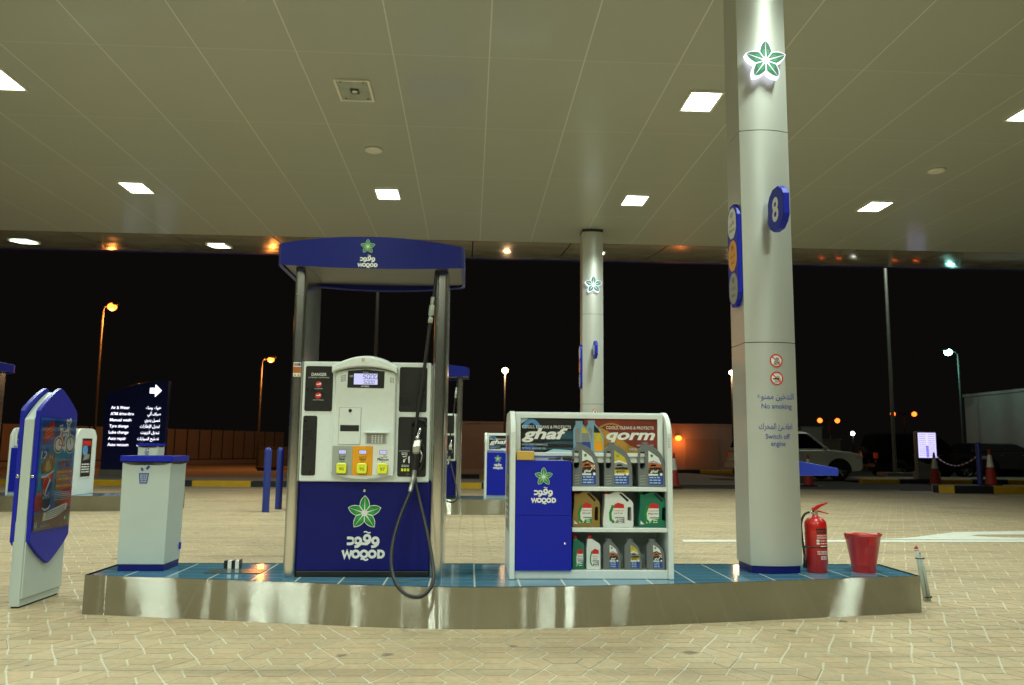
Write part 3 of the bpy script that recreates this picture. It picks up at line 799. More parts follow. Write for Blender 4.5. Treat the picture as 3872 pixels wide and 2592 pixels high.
def grade_sign(loc, label):
    t = thing('grade_sign', label, 'sign', loc, 0, 'tall blue fuel grade signs on the columns')
    Mf = FR((0, 0, 0), 'left')
    b = MB(); b.prism(hexa(.118, -.41, .41, .10), -.018, .018, 'blue paint', Mf); b.build('board', t, bevel=.005)
    for z, m, num, nm, ar in ((.262, 'white label', '97', 'Platinum', 'بلاتين'), (0., 'gold label', '95', 'Gold', 'ذهب'), (-.262, 'silver label', '90', 'Silver', 'فضة')):
        b = MB(); b.flat([(x, y+z) for x, y in hexa(.098, -.122, .122, .075)], m, Mf, .0192)
        b.text(num, .062, (0, z+.042), 'black print', Mf, .0199, .01); b.text(arabic(ar), .05, (0, z-.012), 'black print', Mf, .0199, .005); b.text(nm, .036, (0, z-.066), 'black print', Mf, .0199)
        b.build('grade_plate', t)
    return t
grade_sign((CX-.215, CY+.165, TZ+2.42), 'blue sign with three fuel grade plates on the side of the near column')
grade_sign((CX-.225, CY+.165+IDY, TZ+2.42), 'blue fuel grade sign on the side of the far column')
t = thing('side_tray', 'blue wedge-shaped tray sticking out behind the near column', 'tray', (CX+.195, CY+.33, TZ+.75))
b = MB(); b.prism([(0.002, -.048), (.43, -.043), (.43, .014), (.15, .062), (.002, .074)], -.11, .0, 'blue edge', FR()); b.build('body', t, bevel=.004)

# ================================================================== FUEL PUMPS
PX, PY = -.72, 5.85
def pp(u, v, y):
    """real place of a point that was measured in the pump's front plane but stands y metres behind (or before) it"""
    s = (PY+y)/PY
    return ((u+PX-.0)*s-PX, y, (v+TZ-CAMZ)*s+CAMZ-TZ)
SEG = {'0': 'abcdef', '5': 'acdfg'}
def seven(mb, ch, x, y, w, h, th, m, M, wz):
    sl = .16
    q = lambda px, py: (x+px*w+py*h*sl, y+py*h)
    D = {'a': ((.08, 1), (.92, 1)), 'b': ((1, .95), (1, .55)), 'c': ((1, .45), (1, .05)), 'd': ((.08, 0), (.92, 0)), 'e': ((0, .05), (0, .45)), 'f': ((0, .55), (0, .95)), 'g': ((.1, .5), (.9, .5))}
    for k in SEG[ch]:
        a, b = D[k]; mb.stroke([q(*a), q(*b)], th, m, M, wz)
def pump_head_path():
    P = []
    hw = .635
    n = 22
    for i in range(n+1):
        x = -hw+2*hw*i/n; P.append((x, -.09-.05*(1-(x/hw)**2)))
    P += [(hw+.025, -.06), (hw+.03, .0), (hw+.03, .60), (hw+.025, .66)]
    for i in range(n+1):
        x = hw-2*hw*i/n; P.append((x, .69+.05*(1-(x/hw)**2)))
    P += [(-hw-.025, .66), (-hw-.03, .60), (-hw-.03, .0), (-hw-.025, -.06)]
    return P
def fuel_pump(label, hang=True):
    t = thing('fuel_pump', label, 'fuel pump', (PX, PY, TZ), 0, 'fuel pumps on the islands')
    F = FR()
    def part(mb, name, bevel=0., parent=t, seg=2, angle=35): return mb.build(name, parent, bevel, seg, angle=angle)
    # steel side columns
    for x0, x1 in ((-.553, -.468), (.452, .548)):
        b = MB(); P = rrect(x0, x1, 0, .60, .030, 5)
        b.loft([[(x, y, 0) for x, y in P], [(x, y, 2.20) for x, y in P]], 'polished steel', True, True)
        o = part(b, 'side_column'); e = o.modifiers.new('edges', 'EDGE_SPLIT'); e.split_angle = R(50)
        c = MB()
        for z in ((1.98,) if x0 < 0 else ()):
            for xx in (x0+.02, x0+.06): c.lathe([(.007, 0), (.007, .004), (.004, .006)], 'chrome', 10, Matrix.Translation((xx, -.0, z)) @ Matrix.Rotation(PI/2, 4, 'X'))
        c.lathe([(.006, 0), (.006, .004)], 'chrome', 10, Matrix.Translation(((x0+x1)/2+(.02 if x0 < 0 else -.03), -.0, .235)) @ Matrix.Rotation(PI/2, 4, 'X'))
        part(c, 'screw', parent=o)
    # approval stickers on the left column
    b = MB()
    b.flat([(-.536, 1.455), (-.484, 1.455), (-.484, 1.487), (-.536, 1.487)], 'white print', F, .0012)
    b.disc((-.524, 1.471), .011, 'orange print', F, .0018, 12); b.disc((-.510, 1.471), .010, 'grey print', F, .0019, 12); b.disc((-.496, 1.471), .011, 'blue print', F, .0018, 12)
    b.flat([(-.536, 1.415), (-.484, 1.415), (-.484, 1.453), (-.536, 1.453)], 'orange print', F, .0012)
    lines_of_print(b, -.531, -.489, 1.446, .003, 4, .008, 'black print', F, .0018, 4)
    b.flat([(-.536, 1.385), (-.484, 1.385), (-.484, 1.411), (-.536, 1.411)], 'white print', F, .0012)
    for cx in (-.523, -.498): b.flat([(cx-.011, 1.389), (cx+.011, 1.389), (cx, 1.408)], 'yellow paint', F, .0018)
    part(b, 'sticker')
    # lower cabinet
    b = MB(); b.box(-.466, .450, .030, .57, .042, .660, 'navy panel'); part(b, 'lower_cabinet', .004)
    b = MB(); b.box(-.466, .450, .024, .56, 0, .040, 'black plastic'); part(b, 'kick_plate', .004)
    b = MB(); M = FR((0, .030, 0)); star(b, (-.006, .436), .122, M, .0012, 'white print', 'green print', 'pale green print'); part(b, 'star_emblem')
    b = MB(); wordmark(b, (-.006, .213), .300, M, .0012, 'white print'); part(b, 'wordmark')
    b = MB(); b.lathe([(.011, 0), (.011, .006), (.008, .008)], 'chrome', 16, Matrix.Translation((-.010, .030, .590)) @ Matrix.Rotation(PI/2, 4, 'X')); part(b, 'lock')
    # upper housing with the moulded front
    b = MB(); b.box(-.466, .450, .050, .56, .662, 1.485, 'light grey plastic'); part(b, 'upper_housing', .006)
    b = MB()
    out = [(-.466, .652), (.438, .652), (.438, 1.497)]+[(.150, 1.497)]+[(.150-.345*k/14, 1.497+.045*math.sin(PI*k/14)**.8) for k in range(1, 14)]+[(-.195, 1.497), (-.466, 1.495)]
    b.prism(out, -.049, .000, 'light grey plastic', F); part(b, 'front_bezel', .010, seg=3)
    # dark inset panels
    def inset(name, x0, x1, y0, y1, r=.014):
        k = MB(); k.prism(rrect(x0, x1, y0, y1, r), .0005, .004, 'dark panel', F); return part(k, name, .002)
    inset('warning_panel', -.448, -.254, 1.142, 1.462); p = None
    b = MB(); M = FR((0, -.0048, 0))
    b.text('DANGER', .030, (-.353, 1.392), 'white print', M, 0, .012, width=.105); b.text('EXTREMELY FLAMMABLE', .010, (-.353, 1.377), 'white print', M, 0, 0, width=.145)
    for z, s in ((1.332, 'NO SMOKING'), (1.252, 'TURN OFF ENGINE')):
        b.disc((-.353, z), .022, 'red print', M, .0, 20); b.flat([(-.367, z-.003), (-.340, z-.003), (-.340, z+.004), (-.367, z+.004)], 'white print', M, .0006); b.disc((-.343, z+.004), .007, 'white print', M, .0008, 10)
        b.text(s, .009, (-.353, z-.034), 'white print', M, 0, 0, width=.055 if z > 1.3 else .075)
    part(b, 'warning_print')
    inset('blank_panel', -.452, -.354, .693, 1.110)
    inset('advert_panel', .216, .412, 1.144, 1.464); inset('nozzle_panel', .216, .418, .690, 1.109)
    b = MB()
    b.text('INSTRUCTIONS', .010, (.262, .866), 'white print', M, 0, 0, width=.075); lines_of_print(b, .244, .285, .853, .005, 2, .010, 'white print', M, 0, 9)
    b.stroke([(.252, .832), (.262, .828), (.282, .836)], .006, 'white print', M, 0); b.flat([(.294, .785), (.302, .785), (.302, .836), (.290, .828)], 'white print', M, 0); b.flat([(.255, .790), (.268, .790), (.272, .812), (.258, .812)], 'white print', M, 0)
    b.stroke([(.270, .810), (.280, .822)], .004, 'white print', M, 0)
    lines_of_print(b, .246, .300, .768, .004, 2, .009, 'white print', M, 0, 10)
    for k in range(3): b.flat(rrect(.243+k*.021, .259+k*.021, .728, .748, .004, 2), 'lime button', M, 0)
    b.ring((.288, .708), .008, .002, 'grey print', M, 0, 14)
    part(b, 'instructions')
    # swelling middle console
    con = [(-.245, .712)]+[(-.245+.445*k/16, .712-.045*math.sin(PI*k/16)**.7) for k in range(1, 16)]+[(.200, .712), (.194, 1.415)]
    con += [(.194-.424*k/16, 1.415+.030*math.sin(PI*k/16)**.7) for k in range(1, 16)]+[(-.230, 1.415)]
    b = MB(); b.prism(con, -.02, .050, 'light grey plastic', F); part(b, 'console', .016, seg=3)
    hood = [(.205, 1.405), (.205, 1.455)]+[(.205-.455*k/16, 1.455+.072*math.sin(PI*k/16)**.9) for k in range(1, 16)]+[(-.250, 1.455), (-.250, 1.405)]+[(-.250+.455*k/16, 1.405+.052*math.sin(PI*k/16)**.6) for k in range(1, 16)]
    b = MB(); b.prism(hood, -.02, .098, 'light grey plastic', F); hd = part(b, 'hood', .010, seg=3)
    b = MB(); b.flat(rrect(-.085, .018, 1.488, 1.514, .004), 'white label', F, .0992); b.ring((-.033, 1.501), .009, .004, 'orange print', F, .0998, 16); b.stroke(arc(-.033, 1.501, .009, 100, 260, 8), .0045, 'green print', F, .1003); part(b, 'maker_badge', parent=hd)
    C = .0505
    b = MB(); b.prism([(-.145, 1.308), (.112, 1.306), (.114, 1.425), (-.017, 1.438), (-.143, 1.427)], C-.004, C+.004, 'dark panel', F); ds = part(b, 'price_display', .002)
    b = MB(); b.flat([(-.100, 1.331), (.066, 1.331), (.066, 1.408), (-.100, 1.408)], 'lcd', F, C+.0045); part(b, 'screen', parent=ds)
    b = MB()
    for x, y, w, h, th in ((-.037, 1.371, .0185, .030, .0042), (-.032, 1.337, .014, .022, .003)):
        for i, ch in enumerate('5000'): seven(b, ch, x+i*(w+.0085 if th > .0035 else w+.0062), y, w, h, th, 'black print', F, C+.0052)
        xd = x+(2*(w+.0085)-.006 if th > .0035 else 2*(w+.0062)-.0045); b.disc((xd, y+.001), th*.6, 'black print', F, C+.0052, 8)
    b.text('QR', .018, (-.117, 1.383), 'white print', F, C+.0045, .0); b.text('LITRES', .014, (-.020, 1.314), 'white print', F, C+.0045, .02, width=.055); b.text('TOTAL', .010, (-.020, 1.414), 'white print', F, C+.0045, 0, width=.042)
    part(b, 'display_print', parent=ds)
    for sx in (-.188, .156):
        b = MB()
        for i in range(4):
            for j in range(4 if sx < 0 else 3):
                x = sx+(i*.009 if sx < 0 else j*.010); y = 1.352+(j*.012 if sx < 0 else i*.010)+(i*.002 if sx < 0 else -j*.002)
                b.flat([(x-.002, y-.0035), (x+.002, y-.0035), (x+.002, y+.0035), (x-.002, y+.0035)], 'shadow gap', F, C+.0006)
        part(b, 'speaker_grille')
    # receipt door
    b = MB(); b.prism(rrect(-.193, -.044, .912, 1.166, .004, 2), C-.003, C+.0045, 'light grey plastic', F); dr = part(b, 'receipt_door', .002)
    b = MB(); b.stroke(rrect(-.1945, -.0425, .9105, 1.1675, .004, 2), .0022, 'grey print', F, C+.0012, True); part(b, 'door_gap', parent=dr)
    b = MB(); b.lathe([(.012, 0), (.012, .004), (.009, .006), (.001, .006)], 'black plastic', 16, Matrix.Translation((-.118, -C-.004, 1.147)) @ Matrix.Rotation(PI/2, 4, 'X'), caps=False); part(b, 'door_lock', parent=dr)
    b = MB(); b.prism([(-.184, 1.002), (-.053, 1.002), (-.053, 1.046), (-.184, 1.046)], C+.003, C+.006, 'dark panel', F); part(b, 'receipt_slot', .0015, parent=dr)
    # keypad under its own little hood
    b = MB(); b.prism([(-.006, .916), (.142, .916), (.142, .993), (-.006, .993)], C-.002, C+.004, 'grey powder coat', F); kp = part(b, 'keypad', .002)
    b = MB(); b.flat([(.004, .921), (.133, .921), (.133, .985), (.004, .985)], 'grey print', F, C+.0046)
    part(b, 'key_field', parent=kp)
    b = MB()
    for i in range(4):
        for j in range(4): b.prism([(.037+i*.021, .926+j*.0145), (.049+i*.021, .926+j*.0145), (.049+i*.021, .934+j*.0145), (.037+i*.021, .934+j*.0145)], C+.004, C+.0075, 'white label', F)
    part(b, 'keys', parent=kp)
    b = MB(); b.box(-.016, .154, -C-.030, -C+.004, .992, 1.000, 'light grey plastic'); part(b, 'keypad_hood', .002, parent=kp)
    # grade selectors
    for x0, x1, m, nm, ar, num in ((-.232, -.092, 'silver label', 'Silver', 'فضة', '90'), (-.092, .049, 'gold label', 'Gold', 'ذهب', '95'), (.049, .192, 'white label', 'Platinum', 'بلاتين', '97')):
        xc = (x0+x1)/2
        b = MB(); b.prism([(x0, .700), (x1-.0006, .700), (x1-.0006, .900), (x0, .900)], C-.003, C+.003, m, F); gp = part(b, 'grade_panel')
        b = MB(); b.flat(rrect(xc-.027, xc+.027, .844, .874, .005, 3), 'grey print', F, C+.0036); b.flat(rrect(xc-.023, xc+.023, .848, .870, .003, 2), 'lcd', F, C+.0042)
        for i in range(4): b.stroke([(xc-.016+i*.010, .851), (xc-.0145+i*.010, .867)], .0022, 'blue print', F, C+.0047)
        part(b, 'price_window', parent=gp)
        b = MB(); b.text(arabic(ar), .026, (xc, .822), 'black print', F, C+.0036, .01); b.text(nm, .024, (xc, .802), 'black print', F, C+.0036, .03, width=.078 if nm == 'Platinum' else .042); b.text('petrol', .010, (xc, .791), 'black print', F, C+.0036, .01)
        part(b, 'grade_print', parent=gp)
        b = MB(); bt = rrect(xc-.036, xc+.034, .712, .780, .012, 4)
        b.prism(rrect(xc-.037, xc+.035, .709, .779, .013, 4), C+.002, C+.014, 'black plastic', F); part(b, 'button_base', parent=gp)
        b = MB(); b.prism([(x, y+(.004*(1-((x-xc)/.036)**2) if y > .746 else -.002*(1-((x-xc)/.036)**2))) for x, y in bt], C+.012, C+.026, 'lime button', F); bo = part(b, 'grade_button', .005, parent=gp, seg=3)
        k = MB(); k.text(num, .032, (xc, .732), 'black print', F, C+.0268, .0, width=.032); k.text('PUSH TO START', .007, (xc, .764), 'grey print', F, C+.0268, 0, width=.045)
        part(k, 'button_print', parent=gp)
    # nozzle in its boot
    b = MB(); b.prism(rrect(.306, .414, .735, 1.085, .03, 5), .0025, .0062, 'shadow gap', F)
    b.tube([(.318, -.004, 1.05), (.335, -.03, 1.082), (.37, -.04, 1.092), (.402, -.03, 1.078), (.410, -.004, 1.05)], .010, 'black plastic', 8); part(b, 'nozzle_boot')
    b = MB(); b.tube(smooth_path([(.372, -.012, 1.035), (.370, -.035, 1.02), (.362, -.055, .985), (.354, -.06, .955)], 4), .0115, 'chrome', 12); b.tube([(.358, -.058, .968), (.352, -.060, .948)], .016, 'dull alloy', 12); nz = part(b, 'nozzle_spout')
    b = MB(); b.loft([[(.330, -.03, .945), (.388, -.03, .952), (.384, -.092, .950), (.334, -.092, .943)], [(.322, -.025, .905), (.382, -.025, .910), (.380, -.105, .905), (.326, -.105, .900)], [(.322, -.03, .868), (.376, -.03, .868), (.372, -.10, .862), (.328, -.10, .862)], [(.336, -.04, .845), (.366, -.04, .845), (.364, -.085, .842), (.338, -.085, .842)]], 'dull alloy'); part(b, 'nozzle_body', .008, seg=3)
    b = MB(); b.tube(smooth_path([(.350, -.068, .855), (.346, -.072, .80), (.342, -.076, .74)], 4), [.026]*4+[.024]*4+[.021], 'black plastic', 12); part(b, 'nozzle_grip')
    b = MB(); b.tube(smooth_path([(.378, -.055, .925), (.400, -.06, .90), (.402, -.06, .84), (.385, -.06, .76), (.362, -.07, .735)], 4), .006, 'black plastic', 8); b.tube([(.372, -.06, .88), (.392, -.06, .84), (.380, -.06, .79)], .007, 'dull alloy', 8); part(b, 'trigger_guard')
    b = MB(); b.tube(smooth_path([(.342, -.076, .745), (.339, -.08, .70), (.330, -.088, .655), (.322, -.095, .617), (.318, -.10, .592)], 4), [.0165]*8+[.0145]*4+[.0165]*5, 'dull alloy', 12); part(b, 'swivel_joint')
    # hose: down from the head, behind the nozzle, the long loop, back up to the swivel
    H = [pp(*p) for p in ((.462, 2.17, -.04), (.452, 2.06, -.045), (.442, 1.88, -.05), (.424, 1.79, -.055), (.392, 1.48, -.055), (.345, 1.10, -.040), (.330, .93, -.025), (.328, .78, -.018), (.345, .66, -.025), (.372, .55, -.06), (.430, .33, -.16), (.474, .125, -.28), (.487, .00, -.38), (.468, -.07, -.45), (.420, -.118, -.49), (.365, -.130, -.50), (.300, -.112, -.49), (.240, -.055, -.45), (.203, .03, -.38), (.192, .14, -.31), (.206, .27, -.23), (.245, .41, -.17), (.290, .53, -.12), (.320, .60, -.098))]
    b = MB(); b.tube(smooth_path(H, 5), .0125, 'rubber', 12); part(b, 'hose')
    b = MB(); A = Vector(pp(.4405, 1.975, -.048)); B = Vector(pp(.4235, 1.785, -.055)); dd = B-A
    b.tube([A, A+dd*.22, A+dd*.24, A+dd*.30, A+dd*.32, A+dd*.70, A+dd*.72, A+dd*.78, A+dd*.80, B], [.0155, .0155, .0135, .0135, .020, .020, .0135, .0135, .0165, .0165], 'conduit', 12); part(b, 'breakaway_coupling')
    # blue head
    P = pump_head_path(); hw = .635
    f = lambda x: max(0., 1-(x/.665)**2)
    Cn = (0., .30)
    b = MB(); n = len(P)
    ins = [(x*.965, .30+(y-.30)*.955) for x, y in P]
    rings = [[(x*1.0, y, 2.176-.030*f(x)) for x, y in P], [(x, y, 2.325+.052*f(x)) for x, y in P], [(x, y, 2.325+.052*f(x)+.004) for x, y in ins], [(x, y, 2.21) for x, y in ins]]
    rings = [[(x, y, 2.186-.028*f(x)) for x, y in ins]]+rings
    V = [p for r in rings for p in r]; Fc = []
    for j in range(len(rings)-1):
        for i in range(n): Fc.append((j*n+i, j*n+(i+1) % n, (j+1)*n+(i+1) % n, (j+1)*n+i))
    b.add(V, Fc, 'head blue', True)
    hd = part(b, 'head_band'); e = hd.modifiers.new('edges', 'EDGE_SPLIT'); e.split_angle = R(40)
    b = MB(); b.flat([(x*.963, .30+(y-.30)*.953) for x, y in P][::-1], 'soffit', None, 2.196); b.flat([(x*.963, .30+(y-.30)*.953) for x, y in P], 'blue paint', None, 2.300); part(b, 'head_soffit')
    ysf = lambda x: -.09-.05*(1-(x/hw)**2)
    def wr(q): return (q[0], q[1], -ysf(q[0])+q[2])
    for nm, fn in (('head_star', lambda k: star(k, (-.022, 2.305), .054, None, .0015, 'white print', 'green print', 'pale green print')), ('head_wordmark', lambda k: wordmark(k, (-.020, 2.199), .142, None, .0015, 'white print'))):
        k = MB(); fn(k); b = MB(); b.mats = k.mats; b.v = [tuple(F @ Vector(wr(q))) for q in k.v]; b.f = k.f; b.m = k.m; b.s = k.s; part(b, nm)
    return t
pump1 = fuel_pump('nearest fuel pump showing 50.00 on its display with its hose in a loop')
pump2 = dup(pump1, (PX+.03, PY+IDY, TZ), 'fuel pump on the far island, half hidden behind the nearest pump')
pump3 = dup(pump1, (PX-8.36, PY+IDY+.05, TZ), 'fuel pump cut off at the far left edge')

# ================================================================== OIL DISPLAY STANDS
SX, SY = .89, 5.78
def ss(u, v, y):
    s = (SY+y)/SY
    return ((u+SX)*s-SX, (v+TZ-CAMZ)*s+CAMZ-TZ)
def arch_panel(d, h, n=10):
    """end panel seen from the side: straight foot, both shoulders rounded up to a blunt point"""
    P = [(0, 0), (0, h-.155)]
    for k in range(1, n+1):
        t = k/n; P.append((.17*t**1.5+.02*t, h-.155+.155*(1-(1-t)**1.8)))
    return P+[(d-x, y) for x, y in P[::-1]]
def jug(kind):
    pass
def oil_stand(label):
    t = thing('oil_stand', label, 'display stand', (SX, SY, TZ), 0, 'oil display stands on the islands')
    F = FR(); D = .76
    Pn = arch_panel(D, 1.165)
    for x0, nm in ((-.600, 'end_panel'), (.512, 'end_panel')):
        b = MB(); b.prism(Pn, x0, x0+.036, 'light grey plastic', FR((0, 0, 0), 'right')); ep = b.build(nm, t, bevel=.005)
        o = .0005
        sx = (x0+.036+o) if x0 > 0 else (x0-o)
        Mf = FR((sx, 0, 0), 'right' if x0 > 0 else 'left'); sg = 1 if x0 > 0 else -1
        k = MB(); cx = D/2*sg
        k.stroke([(cx-.20, .30), (cx+.20, .30), (cx+.20, 1.0), (cx-.20, 1.0)], .022, 'light grey plastic', Mf, .006, True)
        k.build('poster_frame', t)
        k = MB(); k.flat([(cx-.19, .31), (cx+.19, .31), (cx+.19, .99), (cx-.19, .99)], 'dark panel', Mf, .002); k.disc((cx-.05, .78), .10, 'sky print', Mf, .003); k.flat([(cx-.12, .60), (cx+.10, .62), (cx+.14, .70), (cx-.05, .73)], 'grey print', Mf, .0035); k.flat([(cx-.15, .86), (cx+.16, .86), (cx+.16, .95), (cx-.15, .95)], 'red print', Mf, .003)
        lines_of_print(k, cx-.15, cx+.15, .52, .022, 4, .045, 'white print', Mf, .0036, 5); k.build('poster', t)
    # the stickers on the right end panel
    b = MB(); b.flat([(.516, .90), (.538, .90), (.538, .985), (.516, .985)], 'white print', F, .0012); lines_of_print(b, .519, .535, .975, .004, 7, .011, 'grey print', F, .0018, 3); b.build('sticker', t)
    # plinth, boards, backs
    b = MB(); b.box(-.563, .511, .030, D-.03, 0, .058, 'light grey plastic'); b.build('plinth', t, bevel=.003)
    b = MB(); b.box(-.563, .511, D/2-.010, D/2+.010, .059, 1.06, 'grey powder coat'); b.build('back_board', t)
    for z in (.348, .631):
        b = MB(); b.box(-.163, .511, .020, D/2-.011, z-.028, z, 'light grey plastic'); b.build('shelf', t, bevel=.003)
        b = MB(); b.box(-.563, .511, D/2+.011, D-.02, z-.028, z, 'light grey plastic'); b.build('shelf', t, bevel=.003)
    # blue cupboard
    b = MB(); b.box(-.562, -.168, .010, D/2-.011, .0595, .812, 'blue paint'); cb = b.build('cupboard', t, bevel=.003)
    for z0, z1 in ((.434, .810), (.0605, .4315)):
        b = MB(); b.box(-.560, -.170, .0020, .0095, z0, z1, 'blue paint'); b.build('cupboard_door', t, bevel=.002)
    b = MB(); star(b, (-.366, .700), .066, FR((0, .002, 0)), .0012, 'white print', 'green print', 'pale green print'); b.build('star_emblem', t)
    b = MB(); wordmark(b, (-.366, .572), .176, FR((0, .002, 0)), .0012, 'white print'); b.build('wordmark', t)
    b = MB(); b.lathe([(.010, 0), (.010, .006), (.007, .010)], 'chrome', 14, Matrix.Translation((-.216, .002, .243)) @ Matrix.Rotation(PI/2, 4, 'X')); b.build('lock', t)
    # advertising head, front and back
    for face, yo in (('front', .105), ('back', D-.105)):
        Mf = FR((0, yo, 0), face)
        x0, z0 = ss(-.532, .870, .105); x1, z1 = ss(.440, 1.109, .105)
        if face == 'back': x0, x1 = -x1-.05, -x0-.05
        b = MB(); b.box(-.563, .511, yo, yo+.012, .80, 1.155, 'light grey plastic') if face == 'front' else b.box(-.563, .511, yo-.012, yo, .80, 1.155, 'light grey plastic'); b.build('head_board', t)
        b = MB(); b.prism([(x0-.036, z0-.026), (x1+.036, z0-.026), (x1+.036, z1+.034), (x0-.036, z1+.034)], .0005, .022, 'white paint' if 0 else 'light grey plastic', Mf, holes=[[(x0, z0), (x1, z0), (x1, z1), (x0, z1)][::-1]]); b.build('poster_frame', t, bevel=.003)
        A = lambda u, v: (x0+(x1-x0)*u, z0+(z1-z0)*v)
        w = .003
        b = MB()
        b.flat([A(0, 0), A(.50, 0), A(.46, 1), A(0, 1)], 'dark panel', Mf, w)
        b.flat([A(.50, 0), A(1, 0), A(1, 1), A(.46, 1)], 'oil red', Mf, w)
        b.flat([A(.50, 0), A(.95, 0), A(.80, .22), A(.70, .50), A(.60, .72), A(.48, .80)], 'oil gold', Mf, w+.0005)
        b.stroke([A(.56+.20*k/10, .70+.16*math.sin(PI*k/10)) for k in range(11)], .012, 'oil gold', Mf, w+.0007)
        b.stroke([A(.02+.12*k/10, .72+.20*math.sin(PI*k/10)) for k in range(11)], .030, 'sky print', Mf, w+.0005)
        for v, h, u0 in ((.60, .05, .16), (.50, .09, .12), (.30, .05, .14), (.12, .03, .1)): b.flat([A(u0, v-h), A(.42, v-h*1.2), A(.42, v+h*.8), A(u0+.10, v+h*.4)], 'oil teal', Mf, w+.0006)
        b.flat([A(.18, .0), A(.42, .0), A(.40, .06), A(.24, .10)], 'sky pale', Mf, w+.0007); b.flat([A(0, .05), A(.05, .25), A(.11, .16), A(.10, 0), A(0, 0)], 'blue print', Mf, w+.0007)
        b.flat([A(0, .82), A(.06, .98), A(.03, 1), A(0, 1)], 'sky pale', Mf, w+.0008)
        wt = w+.0016
        hh = z1-z0; ww = x1-x0
        b.text('COOLS, CLEANS & PROTECTS', hh*.125, A(.012, .70), 'white print', Mf, wt, .012, 0, 0, width=ww*.355)
        b.text('ghaf', hh*.43, A(.010, .40), 'white print', Mf, wt, .034, .28, 0, width=ww*.335)
        b.text('HIGH PERFORMANCE', hh*.080, A(.012, .20), 'sky pale', Mf, wt, .01, 0, 0, width=ww*.185); b.text('PETROL ENGINE OIL', hh*.080, A(.012, .085), 'sky pale', Mf, wt, .01, 0, 0, width=ww*.175)
        b.text('COOLS, CLEANS & PROTECTS', hh*.125, A(.975, .70), 'white print', Mf, wt, .012, 0, 1, width=ww*.35)
        b.text('qorm', hh*.42, A(.985, .40), 'white print', Mf, wt, .034, .28, 1, width=ww*.36)
        b.text('HEAVY DUTY', hh*.080, A(.975, .20), 'sky pale', Mf, wt, .01, 0, 1, width=ww*.125); b.text('DIESEL ENGINE OIL', hh*.080, A(.975, .085), 'sky pale', Mf, wt, .01, 0, 1, width=ww*.18)
        # the two painted cans in the middle
        for u, tall, top, mid, low in ((.385, .96, 'oil yellow', 'grey print', 'blue print'), (.475, .98, 'dark panel', 'oil yellow', 'gold label')):
            q = lambda a, c: A(u+a*.135, c*tall)
            e = .0008 if u < .4 else .0004
            b.flat([q(0, 0), q(0, .72), q(.12, .86), q(.12, .97), q(.50, .97), q(.50, .88), q(.80, .70), q(.97, .45), q(1, .0)], 'can blue', Mf, w+e+.0002)
            b.flat([q(.10, .30), q(.10, .68), q(.22, .76), q(.36, .68), q(.36, .30)], 'grey print', Mf, w+e+.0004)
            b.flat([q(.45, .60), q(.45, .84), q(.66, .72), q(.80, .60)], top, Mf, w+e+.0005); b.flat([q(.45, .34), q(.93, .34), q(.80, .60), q(.45, .60)], mid, Mf, w+e+.0006); b.flat([q(.45, .05), q(.95, .05), q(.93, .33), q(.45, .33)], low, Mf, w+e+.0006)
        b.build('advert', t)
    b = MB(); b.box(-.563, .511, .118, D-.118, 1.13, 1.158, 'light grey plastic'); b.build('top_board', t, bevel=.004)
    return t
mat('oil red', (0.22, 0.030, 0.016), .4, var=.35, scale=7)
mat('oil gold', (0.42, 0.22, 0.03), .4, var=.35, scale=14)
mat('oil teal', (0.02, 0.08, 0.12), .4, var=.4, scale=9, stretch=(1, 1, 6))
mat('oil yellow', (0.62, 0.48, 0.03), .4, var=.2, scale=20)
mat('sky pale', (0.40, 0.60, 0.72), .5, var=.1)
mat('can blue', (0.20, 0.38, 0.52), .4, var=.1)
mat('can grey', (0.16, 0.175, 0.17), .38, var=.05)
mat('cap grey', (0.13, 0.14, 0.135), .5, var=.05)
mat('can gold', (0.33, 0.22, 0.06), .32, metal=.3, var=.05)
mat('can white', (0.76, 0.79, 0.76), .3, var=.02)
mat('can green', (0.012, 0.17, 0.10), .3, var=.05)
mat('cap red', (0.50, 0.02, 0.02), .35, var=.03)
mat('car orange', (0.48, 0.13, 0.03), .4, var=.3, scale=40)
stand1 = oil_stand('near oil display stand with blue cupboard and shelves of cans between pump and column')
stand2 = dup(stand1, (SX-.01, SY+IDY, TZ), 'far oil stand with blue cupboard, seen to the left behind the near one')
stand3 = dup(stand1, (SX-8.30, SY+IDY+.05, TZ), 'far oil stand turned end on with a dark poster, behind the drinks poster stand')

